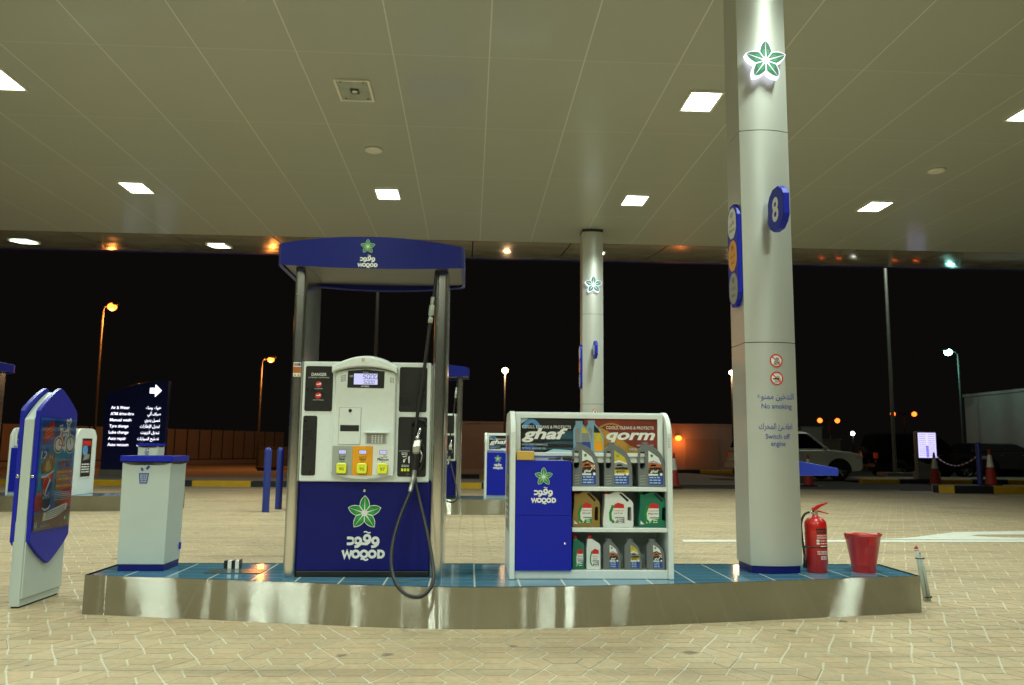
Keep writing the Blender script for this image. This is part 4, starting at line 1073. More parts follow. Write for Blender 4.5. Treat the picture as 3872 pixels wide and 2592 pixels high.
# cans of oil on the near stand; outlines in units of the can's width and height
def can(label, x0, x1, z, h, y, kind, body, cap, look, group):
    w = x1-x0
    if kind == 'big grey':
        O = [(0, 0), (1, 0), (1, .30), (.985, .45), (.93, .60), (.82, .745), (.66, .855), (.50, .915), (.40, .925), (.40, .945), (.14, .945), (.14, .905), (.05, .86), (.0, .79), (0, .55), (.015, .40), (0, .33)]
        H = [(.055, .44), (.055, .74), (.10, .80), (.20, .80), (.25, .76), (.25, .47), (.20, .415), (.10, .41)]; cp = (.13, .41, .945, 1.0); d = .105
    elif kind == 'big cream':
        O = [(.02, 0), (.97, 0), (1, .05), (1, .68), (.95, .745), (.62, .985), (.54, 1.0), (.40, 1.0), (.28, .955), (.235, .93), (.06, .93), (.055, .62), (.0, .25), (0, .04)]
        H = [(.80, .22), (.80, .545), (.84, .575), (.90, .575), (.93, .54), (.93, .20), (.86, .185)]; cp = (.06, .235, .93, 1.0); d = .115
    elif kind == 'small cream':
        O = [(.04, 0), (.97, 0), (1, .03), (1, .70), (.93, .76), (.46, .885), (.45, .905), (.07, .905), (.05, .80), (.0, .60), (0, .03)]
        H = None; cp = (.07, .44, .905, 1.0); d = .06
    else:
        O = [(.02, 0), (.98, 0), (1, .03), (1, .38), (.95, .56), (.82, .72), (.64, .84), (.53, .885), (.53, .905), (.13, .905), (.13, .87), (.03, .80), (0, .72), (0, .03)]
        H = None; cp = (.12, .55, .905, 1.0); d = .06
    t = thing('oil_can', label, 'oil can', (x0+SX, SY+y, z+TZ), 0, group)
    S = lambda P: [(a*w, b*h) for a, b in P]
    F = FR()
    b = MB(); b.prism(S(O), -d, 0, body, F, holes=[S(H)[::-1]] if H else ()); b.build('body', t, bevel=.0085 if kind.startswith('big') else .006, seg=3, angle=50)
    b = MB(); c0, c1, c2, c3 = cp; r = (c1-c0)*w/2
    b.lathe([(r, c2*h+.0003), (r, c3*h-.003), (r*.9, c3*h), (.001, c3*h)], cap, 18, Matrix.Translation(((c0+c1)/2*w, d*.45, 0)), caps=False)
    b.build('cap', t)
    if kind == 'big cream':    # the slanting grip behind the shoulder
        b = MB(); b.flat(S([(.52, .945), (.60, .955), (.86, .765), (.80, .715)]), 'shadow gap', F, .0008); b.build('grip_hollow', t)
    if kind == 'big grey':
        b = MB()
        for zz in (.06, .12, .18, .24): b.stroke(S([(.06, zz), (.26, zz+.012)]), .004, 'silver label', F, .0006)
        b.build('ribs', t)
    b = MB(); w0 = .0006
    A = lambda a, c: (a*w, c*h)
    if 'grey' in kind:
        l, rr = (.36, .88) if kind == 'big grey' else (.36, .88)
        top = {'ghaf orange': 'white label', 'ghaf yellow': 'oil yellow', 'ghaf purple': 'white label'}[look]
        tt = .82 if kind == 'big grey' else .80
        b.flat([A(l, .05), A(rr, .05), A(rr, .27), A(l, .27)], 'blue print', F, w0)
        b.flat([A(l, .27), A(rr, .27), A(rr-.005, .38), A(l, .38)], 'dark panel' if look != 'ghaf yellow' else 'oil yellow', F, w0)
        b.flat([A(l, .38), A(rr-.005, .38), A(rr-.06, .52), A(l, .56)], {'ghaf orange': 'car orange', 'ghaf yellow': 'grey print', 'ghaf purple': 'car orange'}[look], F, w0)
        b.flat([A(l, .56), A(rr-.06, .52), A(rr-.16, .66), A(l+.14, .76), A(l, tt)], top, F, w0)
        b.flat([A(l, .56), A(l+.18, .60), A(rr-.06, .52), A(rr-.10, .50), A(l+.2, .555), A(l, .53)], 'dark panel' if look == 'ghaf orange' else 'pale violet' if look == 'ghaf purple' else 'white label', F, w0+.0006)
        b.flat([A(l, .40), A(l+.06, .385), A(rr-.05, .385), A(rr-.03, .43), A(l+.30, .445), A(l+.05, .43)], 'dark panel', F, w0+.0008); b.flat([A(l+.10, .50), A(l+.24, .505), A(l+.30, .47), A(l+.06, .465)], 'car glass', F, w0+.0008)
        b.text('ghaf' if look != 'ghaf yellow' else 'qorm', h*.085, A(l+.06, .325), 'white print' if look != 'ghaf yellow' else 'black print', F, w0+.001, .03, .25, 0, width=w*.30)
        if look == 'ghaf orange':
            for i in range(3):
                for j in range(3):
                    if (i+j) % 2 == 0: b.flat([A(.70+i*.045, .39+j*.03), A(.745+i*.045, .39+j*.03), A(.745+i*.045, .42+j*.03), A(.70+i*.045, .42+j*.03)], 'white print', F, w0+.001)
        b.flat([A(l, .255), A(.70, .255), A(.70, .295), A(l, .295)], 'white print', F, w0+.0009)
        star(b, A(l+.12, .70), .013*h/.3, F, w0+.001, 'white print' if top != 'white label' else 'pale green print', 'green print', 'green print')
        lines_of_print(b, l*w+.006, rr*w-.02, .20*h, .008*h/.3, 3, .018*h/.3, 'sky pale', F, w0+.001, int(x0*1000))
        b.disc(A(rr-.07, .285), .010*h/.3, 'white print', F, w0+.0012, 10)
    else:
        big = kind == 'big cream'
        l, rr, lo, hi = (.20, .70, .12, .60) if big else (.24, .88, .10, .52)
        b.flat([A(l+.06, lo), A(rr, lo), A(rr, hi-.06), A(l+.10, hi-.06), A(l+.02, (lo+hi)/2)], 'white label', F, w0)
        b.flat([A(l+.14, hi-.06), A(l+.17, hi+.04), A((l+rr)/2+.04, hi+.095), A(rr-.02, hi+.05), A(rr, hi-.06)], 'red print', F, w0+.0004)
        b.stroke([A(l+.13, hi+.02), A(l+.035, (lo+hi)/2+.04), A(l+.05, lo+.10), A(l+.16, lo+.01)], .017*w/.2, 'green print', F, w0+.0006)
        b.flat([A(l+.18, lo), A(rr, lo), A(rr, lo+.13), A(l+.26, lo+.10)], 'green print' if body != 'can white' else 'grey print', F, w0+.0007)
        b.text('Castrol', h*.05, A((l+rr)/2+.06, hi-.145), 'red print', F, w0+.0009, .01, .1, width=w*(.34 if big else .40)); b.text(look, h*.052, A((l+rr)/2+.06, hi-.225), 'black print', F, w0+.0009, .01, .1, width=w*.30 if len(look) < 5 else w*(.36 if big else .44))
        b.flat([A(l+.18, lo+.135), A(rr, lo+.135), A(rr, lo+.17), A(l+.20, lo+.17)], 'grey print', F, w0+.0009)
        if big: b.flat([A(.06, .09), A(.06, .20), A(.16, .12), A(.20, .09)], 'white label', F, w0)
        lines_of_print(b, (l+.30)*w, (rr-.06)*w, (lo+.07)*h, .006, 2, .014, 'white print', F, w0+.001, int(x0*500)+3)
    b.build('label', t)
    return t
mat('pale violet', (0.45, 0.38, 0.60), .4, var=.2, scale=20)
def placed(u0, u1, v, y):
    a, z = ss(u0, v, y); c, _ = ss(u1, v, y); return a, c
G = 'oil cans on the near display stand'
yb = .07
for (u0, u1, look, lb) in ((-.163, .026, 'ghaf orange', 'tall grey oil can with orange car and checks, beside the cupboard on the top shelf'),
                           (.062, .262, 'ghaf yellow', 'tall grey oil can with yellow topped label, middle of the top shelf'),
                           (.304, .504, 'ghaf purple', 'tall grey oil can with white label and dusk scene, right on the top shelf')):
    a, c = placed(u0, u1, .631, yb); can(lb, a, c, .6315, .315, yb, 'big grey', 'can grey', 'cap grey', look, G)
for (u0, u1, look, body, cap, lb) in ((-.163, .030, 'EDGE', 'can gold', 'cap red', 'big gold oil can with red cap on the middle shelf'),
                           (.052, .266, 'GTX', 'can white', 'cap red', 'big white oil can with red cap on the middle shelf'),
                           (.303, .508, 'Magnatec', 'can green', 'can green', 'big green oil can on the middle shelf')):
    a, c = placed(u0, u1, .349, yb); can(lb, a, c, .3485, .248, yb, 'big cream', body, cap, look, G)
for (u0, u1, look, kind, body, cap, h, lb) in ((-.163, -.079, 'Magnatec', 'small cream', 'can green', 'cap red', .232, 'small green oil bottle with red cap on the bottom shelf'),
                           (-.065, .033, 'GTX', 'small cream', 'can white', 'cap red', .232, 'small white oil bottle with red cap on the bottom shelf'),
                           (.053, .173, 'ghaf purple', 'small grey', 'can grey', 'cap grey', .212, 'small grey oil bottle next to the small white bottle'),
                           (.201, .321, 'ghaf yellow', 'small grey', 'can grey', 'cap grey', .212, 'small grey oil bottle with a yellow label on the bottom shelf'),
                           (.357, .483, 'ghaf orange', 'small grey', 'can grey', 'cap grey', .212, 'small grey oil bottle at the right end of the bottom shelf')):
    a, c = placed(u0, u1, .06, yb); can(lb, a, c, .0585, h, yb, kind, body, cap, look, G)
t = thing('sponge', 'yellow sponge lying on the blue cupboard at its left edge', 'sponge', (SX-.555, SY-.004, TZ+.8135))
b = MB(); b.box(0, .122, 0, .07, 0, .065, 'sponge'); b.build('body', t, bevel=.008, seg=3)
t = thing('air_gun', 'black hand nozzle lying on the blue cupboard beside the grey can', 'nozzle', (SX-.32, SY+.05, TZ+.8135))
b = MB(); b.tube(smooth_path([(-.01, -.01, .010), (.05, -.02, .012), (.10, -.03, .018), (.15, -.04, .016)], 4), [.006]*4+[.009]*4+[.017]*5, 'black plastic', 10); b.tube([(.09, -.035, .016), (.075, -.045, .014)], .006, 'chrome', 8); b.tube([(.15, -.04, .016), (.158, -.062, .004)], .009, 'black plastic', 8); b.build('body', t)

mat('sand fill', (0.38, 0.30, 0.18), .95, var=.1, scale=60)
mat('sign navy', (0.022, 0.030, 0.15), .22, coat=.4, var=.06, scale=3)
# ================================================================== LITTER BINS
def basket_icon(b, c, k, M, w, m):
    X = lambda x, y: (c[0]+x*k, c[1]+y*k)
    b.stroke([X(-.5, .5), X(-.36, -.55), X(.36, -.55), X(.5, .5)], .12*k, m, M, w, True)
    b.flat([X(-.55, .42), X(.55, .42), X(.52, .56), X(-.52, .56)], m, M, w+.0003)
    for x in (-.17, .0, .17): b.stroke([X(x*1.15, .45), X(x*.9, -.5)], .055*k, m, M, w+.0002)
    for y in (.22, -.02, -.26): b.stroke([X(-.42, y), X(.42, y)], .055*k, m, M, w+.0004)
    for x, y, a, q, h in ((-.23, .98, 25, .26, .36), (.40, 1.18, -40, .30, .48), (.02, 1.56, 15, .14, .30)):
        ca, sa = math.cos(R(a)), math.sin(R(a))
        b.flat([X(x+u*q*ca-v*h*sa, y+u*q*sa+v*h*ca) for u, v in ((-.5, -.5), (.5, -.5), (.5, .5), (-.5, .5))], m, M, w)
def litter_bin(label):
    t = thing('litter_bin', label, 'litter bin', (-2.335, 6.12, TZ), 0, 'grey litter bins with blue rims')
    def rg(x0, x1, y0, y1, z): return [(x0, y0, z), (x1, y0, z), (x1, y1, z), (x0, y1, z)]
    b = MB(); b.loft([rg(-.164, .166, .004, .325, .046), rg(-.172, .172, 0, .33, .77)], 'grey powder coat'); b.build('body', t, bevel=.004)
    b = MB(); b.box(-.160, .162, .010, .32, 0, .045, 'head blue'); b.build('base_band', t, bevel=.003)
    b = MB(); P = rrect(-.187, .187, -.018, .348, .012, 3); H = rrect(-.135, .135, .035, .295, .02, 3)
    b.prism(P, .775, .815, 'blue paint', None, holes=[H[::-1]]); b.build('rim', t, bevel=.003)
    # black liner hanging below the rim in a shallow swag
    b = MB(); n = 16; rows = []
    for i in range(n+1):
        u = i/n; z = .768-.021*math.sin(PI*u)**.7-.003*math.sin(9*u)
        x = -.172+.346*u; rows.append((x, z))
    V = [(x, -.0035-.003*abs(math.sin(11*x)), z) for x, z in rows]+[(x, -.002, .7745) for x, z in rows]
    b.add(V, [(i, i+1, n+2+i, n+1+i) for i in range(n)], 'bag', True)
    V = [(.1765+.002*abs(math.sin(20*y)), y, .768-.014*math.sin(PI*y/.33001)**.5) for y in [.33*i/10 for i in range(11)]]+[(.1745, .33*i/10, .7745) for i in range(11)]
    b.add(V, [(i, i+1, 12+i, 11+i) for i in range(10)], 'bag', True)
    b.prism(H, .60, .7745, 'bag'); b.build('liner', t)
    b = MB(); basket_icon(b, (-.014, .655), .064, FR((0, -.0005, 0)), .0012, 'blue print'); b.build('icon', t)
    b = MB(); b.box(.170, .177, .28, .31, .12, .17, 'blue paint'); b.build('catch', t)
    return t
bin1 = litter_bin('near grey litter bin with blue rim at the left end of the near island')
bin2 = dup(bin1, (-5.72, 15.0, TZ+.0), 'far litter bin just peeping over the near bin'); bin2.scale = (1, 1, 1.12)

# ================================================================== POSTER STANDS
mat('poster blue', (0.03, 0.12, 0.42), .4, var=.45, scale=5)
mat('poster light', (0.09, 0.38, 0.70), .4, var=.35, scale=6)
mat('poster brown', (0.20, 0.08, 0.055), .4, var=.4, scale=12)
mat('poster red', (0.55, 0.06, 0.04), .4, var=.3, scale=14)
mat('cola', (0.40, 0.18, 0.06), .4, var=.4, scale=30)
mat('foam', (0.75, 0.52, 0.20), .4, var=.3, scale=25)
mat('cup blue', (0.012, 0.02, 0.10), .35, var=.1)
def poster_stand(label):
    t = thing('poster_stand', label, 'advertising stand', (-3.187, 6.41, 0), 0, 'blue and grey poster stands beside the islands')
    hw = .287
    body = [(hw, .012), (hw, 1.33)]+ogive(hw, 1.33, 1.545)+[(-hw, 1.33), (-hw, .012)]
    seen = []
    for p in body:
        if not seen or (abs(p[0]-seen[-1][0])+abs(p[1]-seen[-1][1])) > 1e-5: seen.append(p)
    Mr = FR((0, 0, 0), 'right')
    b = MB(); b.prism(seen, -.036, .034, 'grey powder coat', Mr); b.build('body', t, bevel=.004)
    b = MB(); b.box(-.030, .028, -.27, .27, 0, .0115, 'dark metal'); b.build('foot', t)
    for sd in (1, -1):
        Ms = FR((.034, 0, 0), 'right') if sd > 0 else FR((-.036, 0, 0), 'left')
        pl = [(hw-.004, .46)]+[(hw-.004, 1.395)]+ogive(hw-.004, 1.395, 1.575)[1:-1]+[(-hw+.004, 1.395), (-hw+.004, .46)]+[(-x, y) for x, y in ogive(hw-.004, .46, .275)[1:-1]]
        b = MB(); b.prism(pl, .0042, .036, 'stand blue', Ms); b.build('front_panel', t, bevel=.003)
        b = MB(); b.prism([(-hw+.006, .065), (hw-.006, .065), (hw-.006, .60), (-hw+.006, .60)], .0005, .0125, 'grey powder coat', Ms); b.build('lower_panel', t, bevel=.002)
        b = MB(); b.lathe([(.012, 0), (.012, .006), (.007, .008)], 'chrome', 14, Matrix.Translation((.052*sd, -hw+.004, .92)) @ Matrix.Rotation(PI/2, 4, 'X')); b.build('lock', t)
    # the poster, printed in layers behind a clear sheet
    M = FR((.0702, 0, 0), 'right'); x0, x1, z0, z1 = -.262, .272, .530, 1.345
    A = lambda u, v: (x0+(x1-x0)*u, z0+(z1-z0)*v)
    e = [0.]
    def W(): e[0] += .00022; return e[0]
    b = MB()
    b.flat([A(0, 0), A(1, 0), A(1, 1), A(0, 1)], 'poster blue', M, W())
    b.flat([A(.05, .35), A(1, .30), A(1, .70), A(.30, .72), A(.05, .60)], 'poster light', M, W())
    b.flat([A(0, 0), A(1, 0), A(1, .18), A(.6, .12), A(.3, .17), A(0, .14)], 'poster brown', M, W())
    b.flat([A(.0, .18), A(.12, .16), A(.22, .22), A(.20, .31), A(.10, .345), A(.0, .30)], 'poster red', M, W())
    b.flat([A(.60, .20), A(1, .18), A(1, .36), A(.86, .38), A(.70, .34)], 'poster red', M, W())
    b.flat([A(.56, .16), A(.72, .17), A(.74, .30), A(.64, .32), A(.55, .26)], 'poster brown', M, W())
    # red flag with a line of lettering
    b.flat([A(.10, .905), A(.36, .985), A(.38, .83), A(.12, .775)], 'red print', M, W()); 
    w = W()
    for k, (a, c) in enumerate((((.13, .875), (.33, .93)), ((.14, .845), (.34, .895)), ((.15, .815), (.35, .865)))): b.stroke([A(*a), A(*c)], .014, 'orange print', M, w)
    # the bicycle, a white-edged cut-out
    bc = lambda u, v: A(.40+.58*u, .665+.335*v)
    w = W()
    for cx, cy, r in ((.20, .28, .19), (.79, .30, .215)):
        P = [bc(cx+r*1.22*math.cos(2*PI*i/24), cy+r*1.15*math.sin(2*PI*i/24)*1.08) for i in range(24)]; b.flat(P, 'white print', M, w)
    for P in ([(.18, .30), (.34, .62), (.27, .75)], [(.34, .55), (.62, .66), (.50, .20), (.30, .50)], [(.62, .88), (.66, .66), (.80, .30)], [(.20, .28), (.50, .22), (.62, .62)], [(.20, .74), (.36, .78)], [(.52, .94), (.66, .90), (.76, .99)]): b.stroke([bc(*p) for p in P], .040, 'white print', M, w+.0002)
    w = W()+.0003; e[0] = w
    for cx, cy, r in ((.20, .28, .185), (.79, .30, .21)):
        b.stroke([bc(cx+r*math.cos(2*PI*i/24), cy+r*math.sin(2*PI*i/24)*1.05) for i in range(24)], .0085, 'black print', M, w, True)
        b.stroke([bc(cx+r*.88*math.cos(2*PI*i/20), cy+r*.88*math.sin(2*PI*i/20)*1.05) for i in range(20)], .003, 'grey print', M, w+.0001, True)
    for P, m in (([(.20, .28), (.48, .24), (.33, .60)], 'red print'), ([(.48, .24), (.62, .62), (.33, .60)], 'grey print'), ([(.80, .30), (.62, .86)], 'black print'), ([(.30, .68), (.36, .60)], 'black print'), ([(.22, .755), (.34, .775)], 'black print'), ([(.56, .92), (.64, .88), (.74, .95)], 'black print'), ([(.20, .28), (.33, .60)], 'red print')): b.stroke([bc(*p) for p in P], .009, m, M, w+.0002)
    # prize line
    b.text('12', .075, A(.055, .635), 'white print', M, W(), .02, .1, 0, width=.085); b.text('MOUNTAIN', .028, A(.235, .685), 'grey print', M, W(), .01, 0, 0, width=.105); b.text('BIKES', .036, A(.235, .635), 'white print', M, e[0], .02, 0, 0, width=.105)
    b.text(arabic('ربح'), .04, A(.12, .715), 'sky pale', M, e[0], 0)
    # the cup with its splash
    cu = lambda u, v: A(.06+.42*u, v)
    w = W()
    b.flat([cu(.20, .50), cu(.05, .56), cu(.16, .60), cu(.20, .57), cu(.24, .63), cu(.36, .66), cu(.36, .60), cu(.50, .70), cu(.56, .62), cu(.70, .69), cu(.70, .62), cu(.92, .70), cu(.93, .60), cu(.84, .52), cu(.86, .505)], 'cola', M, w)
    b.flat([cu(.30, .53), cu(.36, .60), cu(.52, .62), cu(.66, .58), cu(.70, .54), cu(.50, .51)], 'foam', M, w+.0003)
    w = W()+.0003; e[0] = w
    b.flat([cu(.34, .185), cu(.60, .175), cu(.78, .20), cu(.84, .35), cu(.88, .50), cu(.14, .465), cu(.24, .33)], 'cup blue', M, w)
    b.flat([cu(.14, .465), cu(.20, .43), cu(.26, .40), cu(.84, .425), cu(.86, .46), cu(.88, .50), cu(.52, .492)], 'red print', M, w+.0002)
    b.stroke([cu(.10, .468), cu(.30, .470), cu(.60, .492), cu(.90, .525)], .014, 'white print', M, w+.0004)
    b.stroke([cu(.30, .195), cu(.50, .172), cu(.72, .185), cu(.82, .21)], .014, 'white print', M, w+.0004)
    cc = cu(.52, .385); rr = .062
    ball = lambda a, r=1.: (cc[0]+rr*r*math.cos(R(a)), cc[1]+rr*r*1.15*math.sin(R(a)))
    w += .0005
    b.flat([ball(i*15) for i in range(24)], 'white print', M, w)
    b.flat([ball(a, .95) for a in range(60, 251, 10)]+[(cc[0]-rr*.30, cc[1]-rr*.35), (cc[0]+rr*.10, cc[1]+rr*.15)], 'red print', M, w+.0002)
    b.flat([ball(a, .95) for a in range(255, 401, 10)]+[(cc[0]+rr*.35, cc[1]+rr*.1), (cc[0]-rr*.05, cc[1]-rr*.55)], 'blue print', M, w+.0002)
    b.text('pepsi', .040, cu(.52, .275), 'sky pale', M, w+.0002, .0, 0, width=.10)
    e[0] = w+.0004
    # orange call-out lines
    w = W()
    b.text(arabic('اشرب واربح'), .062, A(.74, .590), 'red print', M, w, .02, 0, .5, width=.21, rot=.12)
    b.text(arabic('مع كل كوب'), .052, A(.74, .545), 'red print', M, w, .02, 0, .5, width=.16, rot=.12)
    for i, (z, s) in enumerate(((.475, 'DRINK AND'), (.410, 'WIN 12 NEW'), (.348, 'BIKES NOW'))):
        b.flat([A(.50, z-.008), A(.97, z+.012), A(.97, z+.062), A(.50, z+.042)], 'orange print', M, w); lines_of_print(b, x0+(x1-x0)*.52, x0+(x1-x0)*.95, z0+(z1-z0)*(z+.022), .014, 1, .02, 'foam', M, w+.0002, i+20)
    lines_of_print(b, x0+(x1-x0)*.50, x0+(x1-x0)*.95, z0+(z1-z0)*.315, .006, 5, .014, 'sky pale', M, w+.0002, 31)
    # the torn white note and the small marks at the foot
    w = W()
    b.flat([A(.22, .075), A(.46, .085), A(.60, .10), A(.86, .15), A(.90, .20), A(.86, .215), A(.40, .165), A(.30, .15), A(.24, .15)], 'white print', M, w)
    for i in range(4): b.stroke([A(.30, .095+.016*i), A(.58, .108+.018*i), A(.83, .150+.014*i)], .005, 'grey print', M, w+.0003)
    b.flat([A(.01, .012), A(.10, .016), A(.10, .085), A(.01, .08)], 'poster light', M, w); b.disc(A(.055, .05), .015, 'white print', M, w+.0003, 14); b.disc(A(.055, .054), .008, 'red print', M, w+.0005, 10)
    b.disc(A(.85, .075), .013, 'white print', M, w, 12); b.flat([A(.88, .04), A(.96, .045), A(.96, .10), A(.88, .09)], 'green print', M, w)
    lines_of_print(b, x0+(x1-x0)*.18, x0+(x1-x0)*.42, z0+(z1-z0)*.035, .004, 2, .009, 'sky pale', M, w, 41)
    b.build('poster', t)
    # clear cover
    b = MB(); b.flat([(x0-.004, z0-.004), (x1+.004, z0-.004), (x1+.004, z1+.004), (x0-.004, z1+.004)], 'clear cover', M, .009)
    b.build('clear_cover', t)
    return t
m = bpy.data.materials.new('clear cover'); m.use_nodes = True; nt = m.node_tree
for n_ in list(nt.nodes): nt.nodes.remove(n_)
o_ = nt.nodes.new('ShaderNodeOutputMaterial'); mxs = nt.nodes.new('ShaderNodeMixShader'); tr = nt.nodes.new('ShaderNodeBsdfTransparent'); gl = nt.nodes.new('ShaderNodeBsdfGlossy'); gl.inputs['Roughness'].default_value = .05
fr = nt.nodes.new('ShaderNodeFresnel'); fr.inputs[0].default_value = 1.45
nt.links.new(fr.outputs[0], mxs.inputs[0]); nt.links.new(tr.outputs[0], mxs.inputs[1]); nt.links.new(gl.outputs[0], mxs.inputs[2]); nt.links.new(mxs.outputs[0], o_.inputs[0])
MATS['clear cover'] = m
ps1 = poster_stand('tall blue poster stand with a soft drink and bicycle advert at the left')
ps2 = dup(ps1, (-3.20, 15.45, 0), 'far blue poster stand, nearly hidden behind the near pump')

# ================================================================== FIRE GEAR ON THE NEAR ISLAND
t = thing('fire_extinguisher', 'red fire extinguisher standing beside the near column', 'fire extinguisher', (2.620, 6.17, TZ))
b = MB(); b.lathe([(.074, 0), (.078, .006), (.078, .05), (.080, .052), (.080, .345), (.076, .368), (.062, .388), (.040, .402), (.022, .408), (.020, .420)], 'red paint', 32); b.build('cylinder', t)
b = MB(); b.lathe([(.018, .420), (.020, .424), (.020, .436), (.014, .440), (.014, .452)], 'chrome', 18); b.tube([(-.012, 0, .436), (-.045, -.004, .440)], .010, 'chrome', 10); b.lathe([(.013, 0), (.013, .008)], 'dull alloy', 14, Matrix.Translation((.0, -.014, .442)) @ Matrix.Rotation(PI/2, 4, 'X')); b.build('valve', t)
b = MB()
for P in ([(-.022, .450), (-.020, .470), (.010, .490), (.095, .513), (.098, .505), (.040, .478), (.012, .456)], [(-.010, .440), (-.010, .454), (.030, .452), (.100, .432), (.099, .425), (.028, .440)]):
    b.prism(P, -.012, .012, 'red paint', FR())
b.build('handle', t, bevel=.002)
b = MB(); b.tube(smooth_path([(-.045, -.004, .440), (-.085, -.006, .420), (-.112, -.008, .36), (-.112, -.012, .27), (-.104, -.016, .18), (-.098, -.016, .11)], 6), .0085, 'rubber', 10); b.tube([(-.098, -.016, .12), (-.097, -.016, .075), (-.096, -.016, .03)], [.010, .013, .016], 'black plastic', 12); b.build('hose', t)
b = MB()
b.lathe([(.0812, .180), (.0812, .189)], 'black plastic', 32, None, True, False); b.tube([(-.06, -.055, .184), (-.103, -.02, .184), (-.110, .0, .184), (-.085, .02, .184)], .0045, 'black plastic', 8); b.build('strap', t)
b = MB()
def cyl(q): a = q[0]/.0806; return (.0808*math.sin(a), q[1], .0808*math.cos(a)+q[2])
k = MB()
def panel(x0, x1, z0, z1, m, w):
    n = 10
    V = [(x0+(x1-x0)*i/n, z0, w) for i in range(n+1)]+[(x0+(x1-x0)*i/n, z1, w) for i in range(n+1)]
    k.add(V, [(i, i+1, n+2+i, n+1+i) for i in range(n)], m, True)
panel(-.028, .085, .288, .324, 'dark panel', .0004)
k.text('BRISTOL', .022, (.027, .297), 'red paint', None, .0009, .01, width=.095)
k.text('INSTRUCTIONS', .013, (.022, .268), 'white print', None, .0006, .03, width=.092)
k.text('EXTINGUISHER', .012, (.022, .252), 'white print', None, .0006, .03, width=.092)
for z in (.235, .215): panel(-.028, -.008, z-.006, z+.008, 'white print', .0006)
lines_of_print(k, .0, .070, .232, .0055, 3, .020, 'white print', None, .0006, 51)
lines_of_print(k, -.025, .078, .155, .0045, 3, .010, 'white print', None, .0006, 52); lines_of_print(k, .0, .055, .118, .0045, 3, .009, 'white print', None, .0006, 53)
F = FR(); b.mats = k.mats; b.v = [tuple(F @ Vector(cyl(q))) for q in k.v]; b.f = k.f; b.m = k.m; b.s = k.s; b.build('label', t)

t = thing('fire_bucket', 'red metal fire bucket with a bow handle on the end of the near island', 'bucket', (2.995, 6.20, TZ))
b = MB(); prof = [(.088, 0), (.088, .050), (.091, .052), (.091, .056), (.094, .075), (.128, .262), (.134, .266), (.134, .272), (.129, .274), (.124, .266), (.092, .08), (.086, .03)]
b.lathe(prof, 'red paint', 36, None, True, False); b.lathe([(.086, .03), (.001, .028)], 'red paint', 36, None, True, False); b.lathe([(.001, .18), (.110, .18)], 'sand fill', 36, None, True, False); b.build('body', t)
b = MB(); b.tube([(.133, 0, .256)]+[(.138*math.cos(R(a)), -.040*math.sin(R(a))-.09*math.sin(R(a)), .276+.004*math.sin(R(a))) for a in range(0, 181, 12)]+[(-.133, 0, .256)], .0045, 'red paint', 8); b.build('handle', t)
b = MB()
for sx in (-1, 1): b.prism(rrect(-.018, .018, .238, .285, .008, 3), -.004, .004, 'red paint', Matrix.Translation((sx*.128, 0, 0)) @ FR((0, 0, 0), 'right'))
b.prism(rrect(-.016, .016, .205, .268, .006, 3), 0, .003, 'red paint', Matrix.Translation((.0, -.128, 0)) @ FR()); b.build('lug', t)
b = MB(); b.flat([(.094, .13), (.098, .15), (.103, .19), (.101, .155), (.099, .13)], 'white paint', FR((0, -.052, 0)), .0); b.build('paint_chip', t)

# conduit stubs sticking out of the paving
t = thing('conduit_stub', 'pale leaning conduit stub with a red taped end in the paving', 'pipe', (3.60, 6.42, 0))
b = MB(); b.tube([(-.014, 0, -.02), (-.040, 0, .18), (-.064, .01, .40)], .015, 'conduit', 10); b.tube([(.018, 0, -.02), (-.010, .0, .18), (-.040, .005, .36)], .014, 'conduit', 10); b.build('pipes', t)
b = MB(); b.tube([(-.062, .01, .385), (-.066, .01, .412), (-.062, .01, .425)], [.016, .013, .004], 'cone red', 10); b.tube([(-.040, .005, .35), (-.043, .005, .372)], [.015, .006], 'cone red', 8); b.build('tape', t)
b = MB()
for z, x in ((.325, -.044), (.03, .002)): b.lathe([(.034, z), (.034, z+.008)], 'dark metal', 14, Matrix.Translation((x, .002, 0)), True, False)
b.build('tie', t)

# ================================================================== THINGS IN THE MIDDLE DISTANCE
def bollard(loc, label, h=1.12, r=.062):
    t = thing('bollard', label, 'bollard', loc, 0, 'blue bollards')
    b = MB(); b.lathe([(r, 0), (r, h-.07), (r*.93, h-.035), (r*.7, h-.010), (r*.3, h), (.001, h)], 'pole blue', 20, None, True, False); b.build('post', t)
    b = MB(); b.lathe([(r*1.015, h-.075), (r*1.015, h-.06)], 'blue edge', 20, None, True, False); b.build('cap_ring', t)
    return t
bollard((-3.54, 14.75, 0), 'blue bollard left of the near pump, the left one of the pair')
bollard((-3.48, 15.45, 0), 'blue bollard left of the near pump, the right one of the pair')
bollard((14.92, 23.45, .205), 'blue bollard on the kerb island at the right', 1.25, .075)

def cone(loc, label, h=1.0, white=True):
    t = thing('traffic_cone', label, 'traffic cone', loc, 0, 'red and white traffic cones')
    s = h
    b = MB(); b.box(-.20*s, .20*s, -.20*s, .20*s, 0, .035, 'black plastic'); b.build('base', t)
    f = lambda z: .165*s*(1-z/(1.16*s))
    b = MB(); b.lathe([(f(.035), .035), (f(.5*s), .5*s)], 'cone red', 20, None, True, False); b.build('shell', t)
    b = MB(); b.lathe([(f(.84*s), .84*s), (f(.99*s), .99*s), (f(.99*s)*.6, s), (.001, s)], 'cone red', 20, None, True, False); b.build('tip', t)
    b = MB(); b.lathe([(f(.5*s)+.001, .5*s), (f(.84*s)+.001, .84*s)], 'white paint', 20, None, True, False); b.build('sleeve', t)
    return t
cone((16.55, 28.6, .0), 'traffic cone standing in front of the lit menu board', 1.15)
cone((15.28, 23.5, .205), 'traffic cone beside the blue bollard on the kerb island', 1.05)
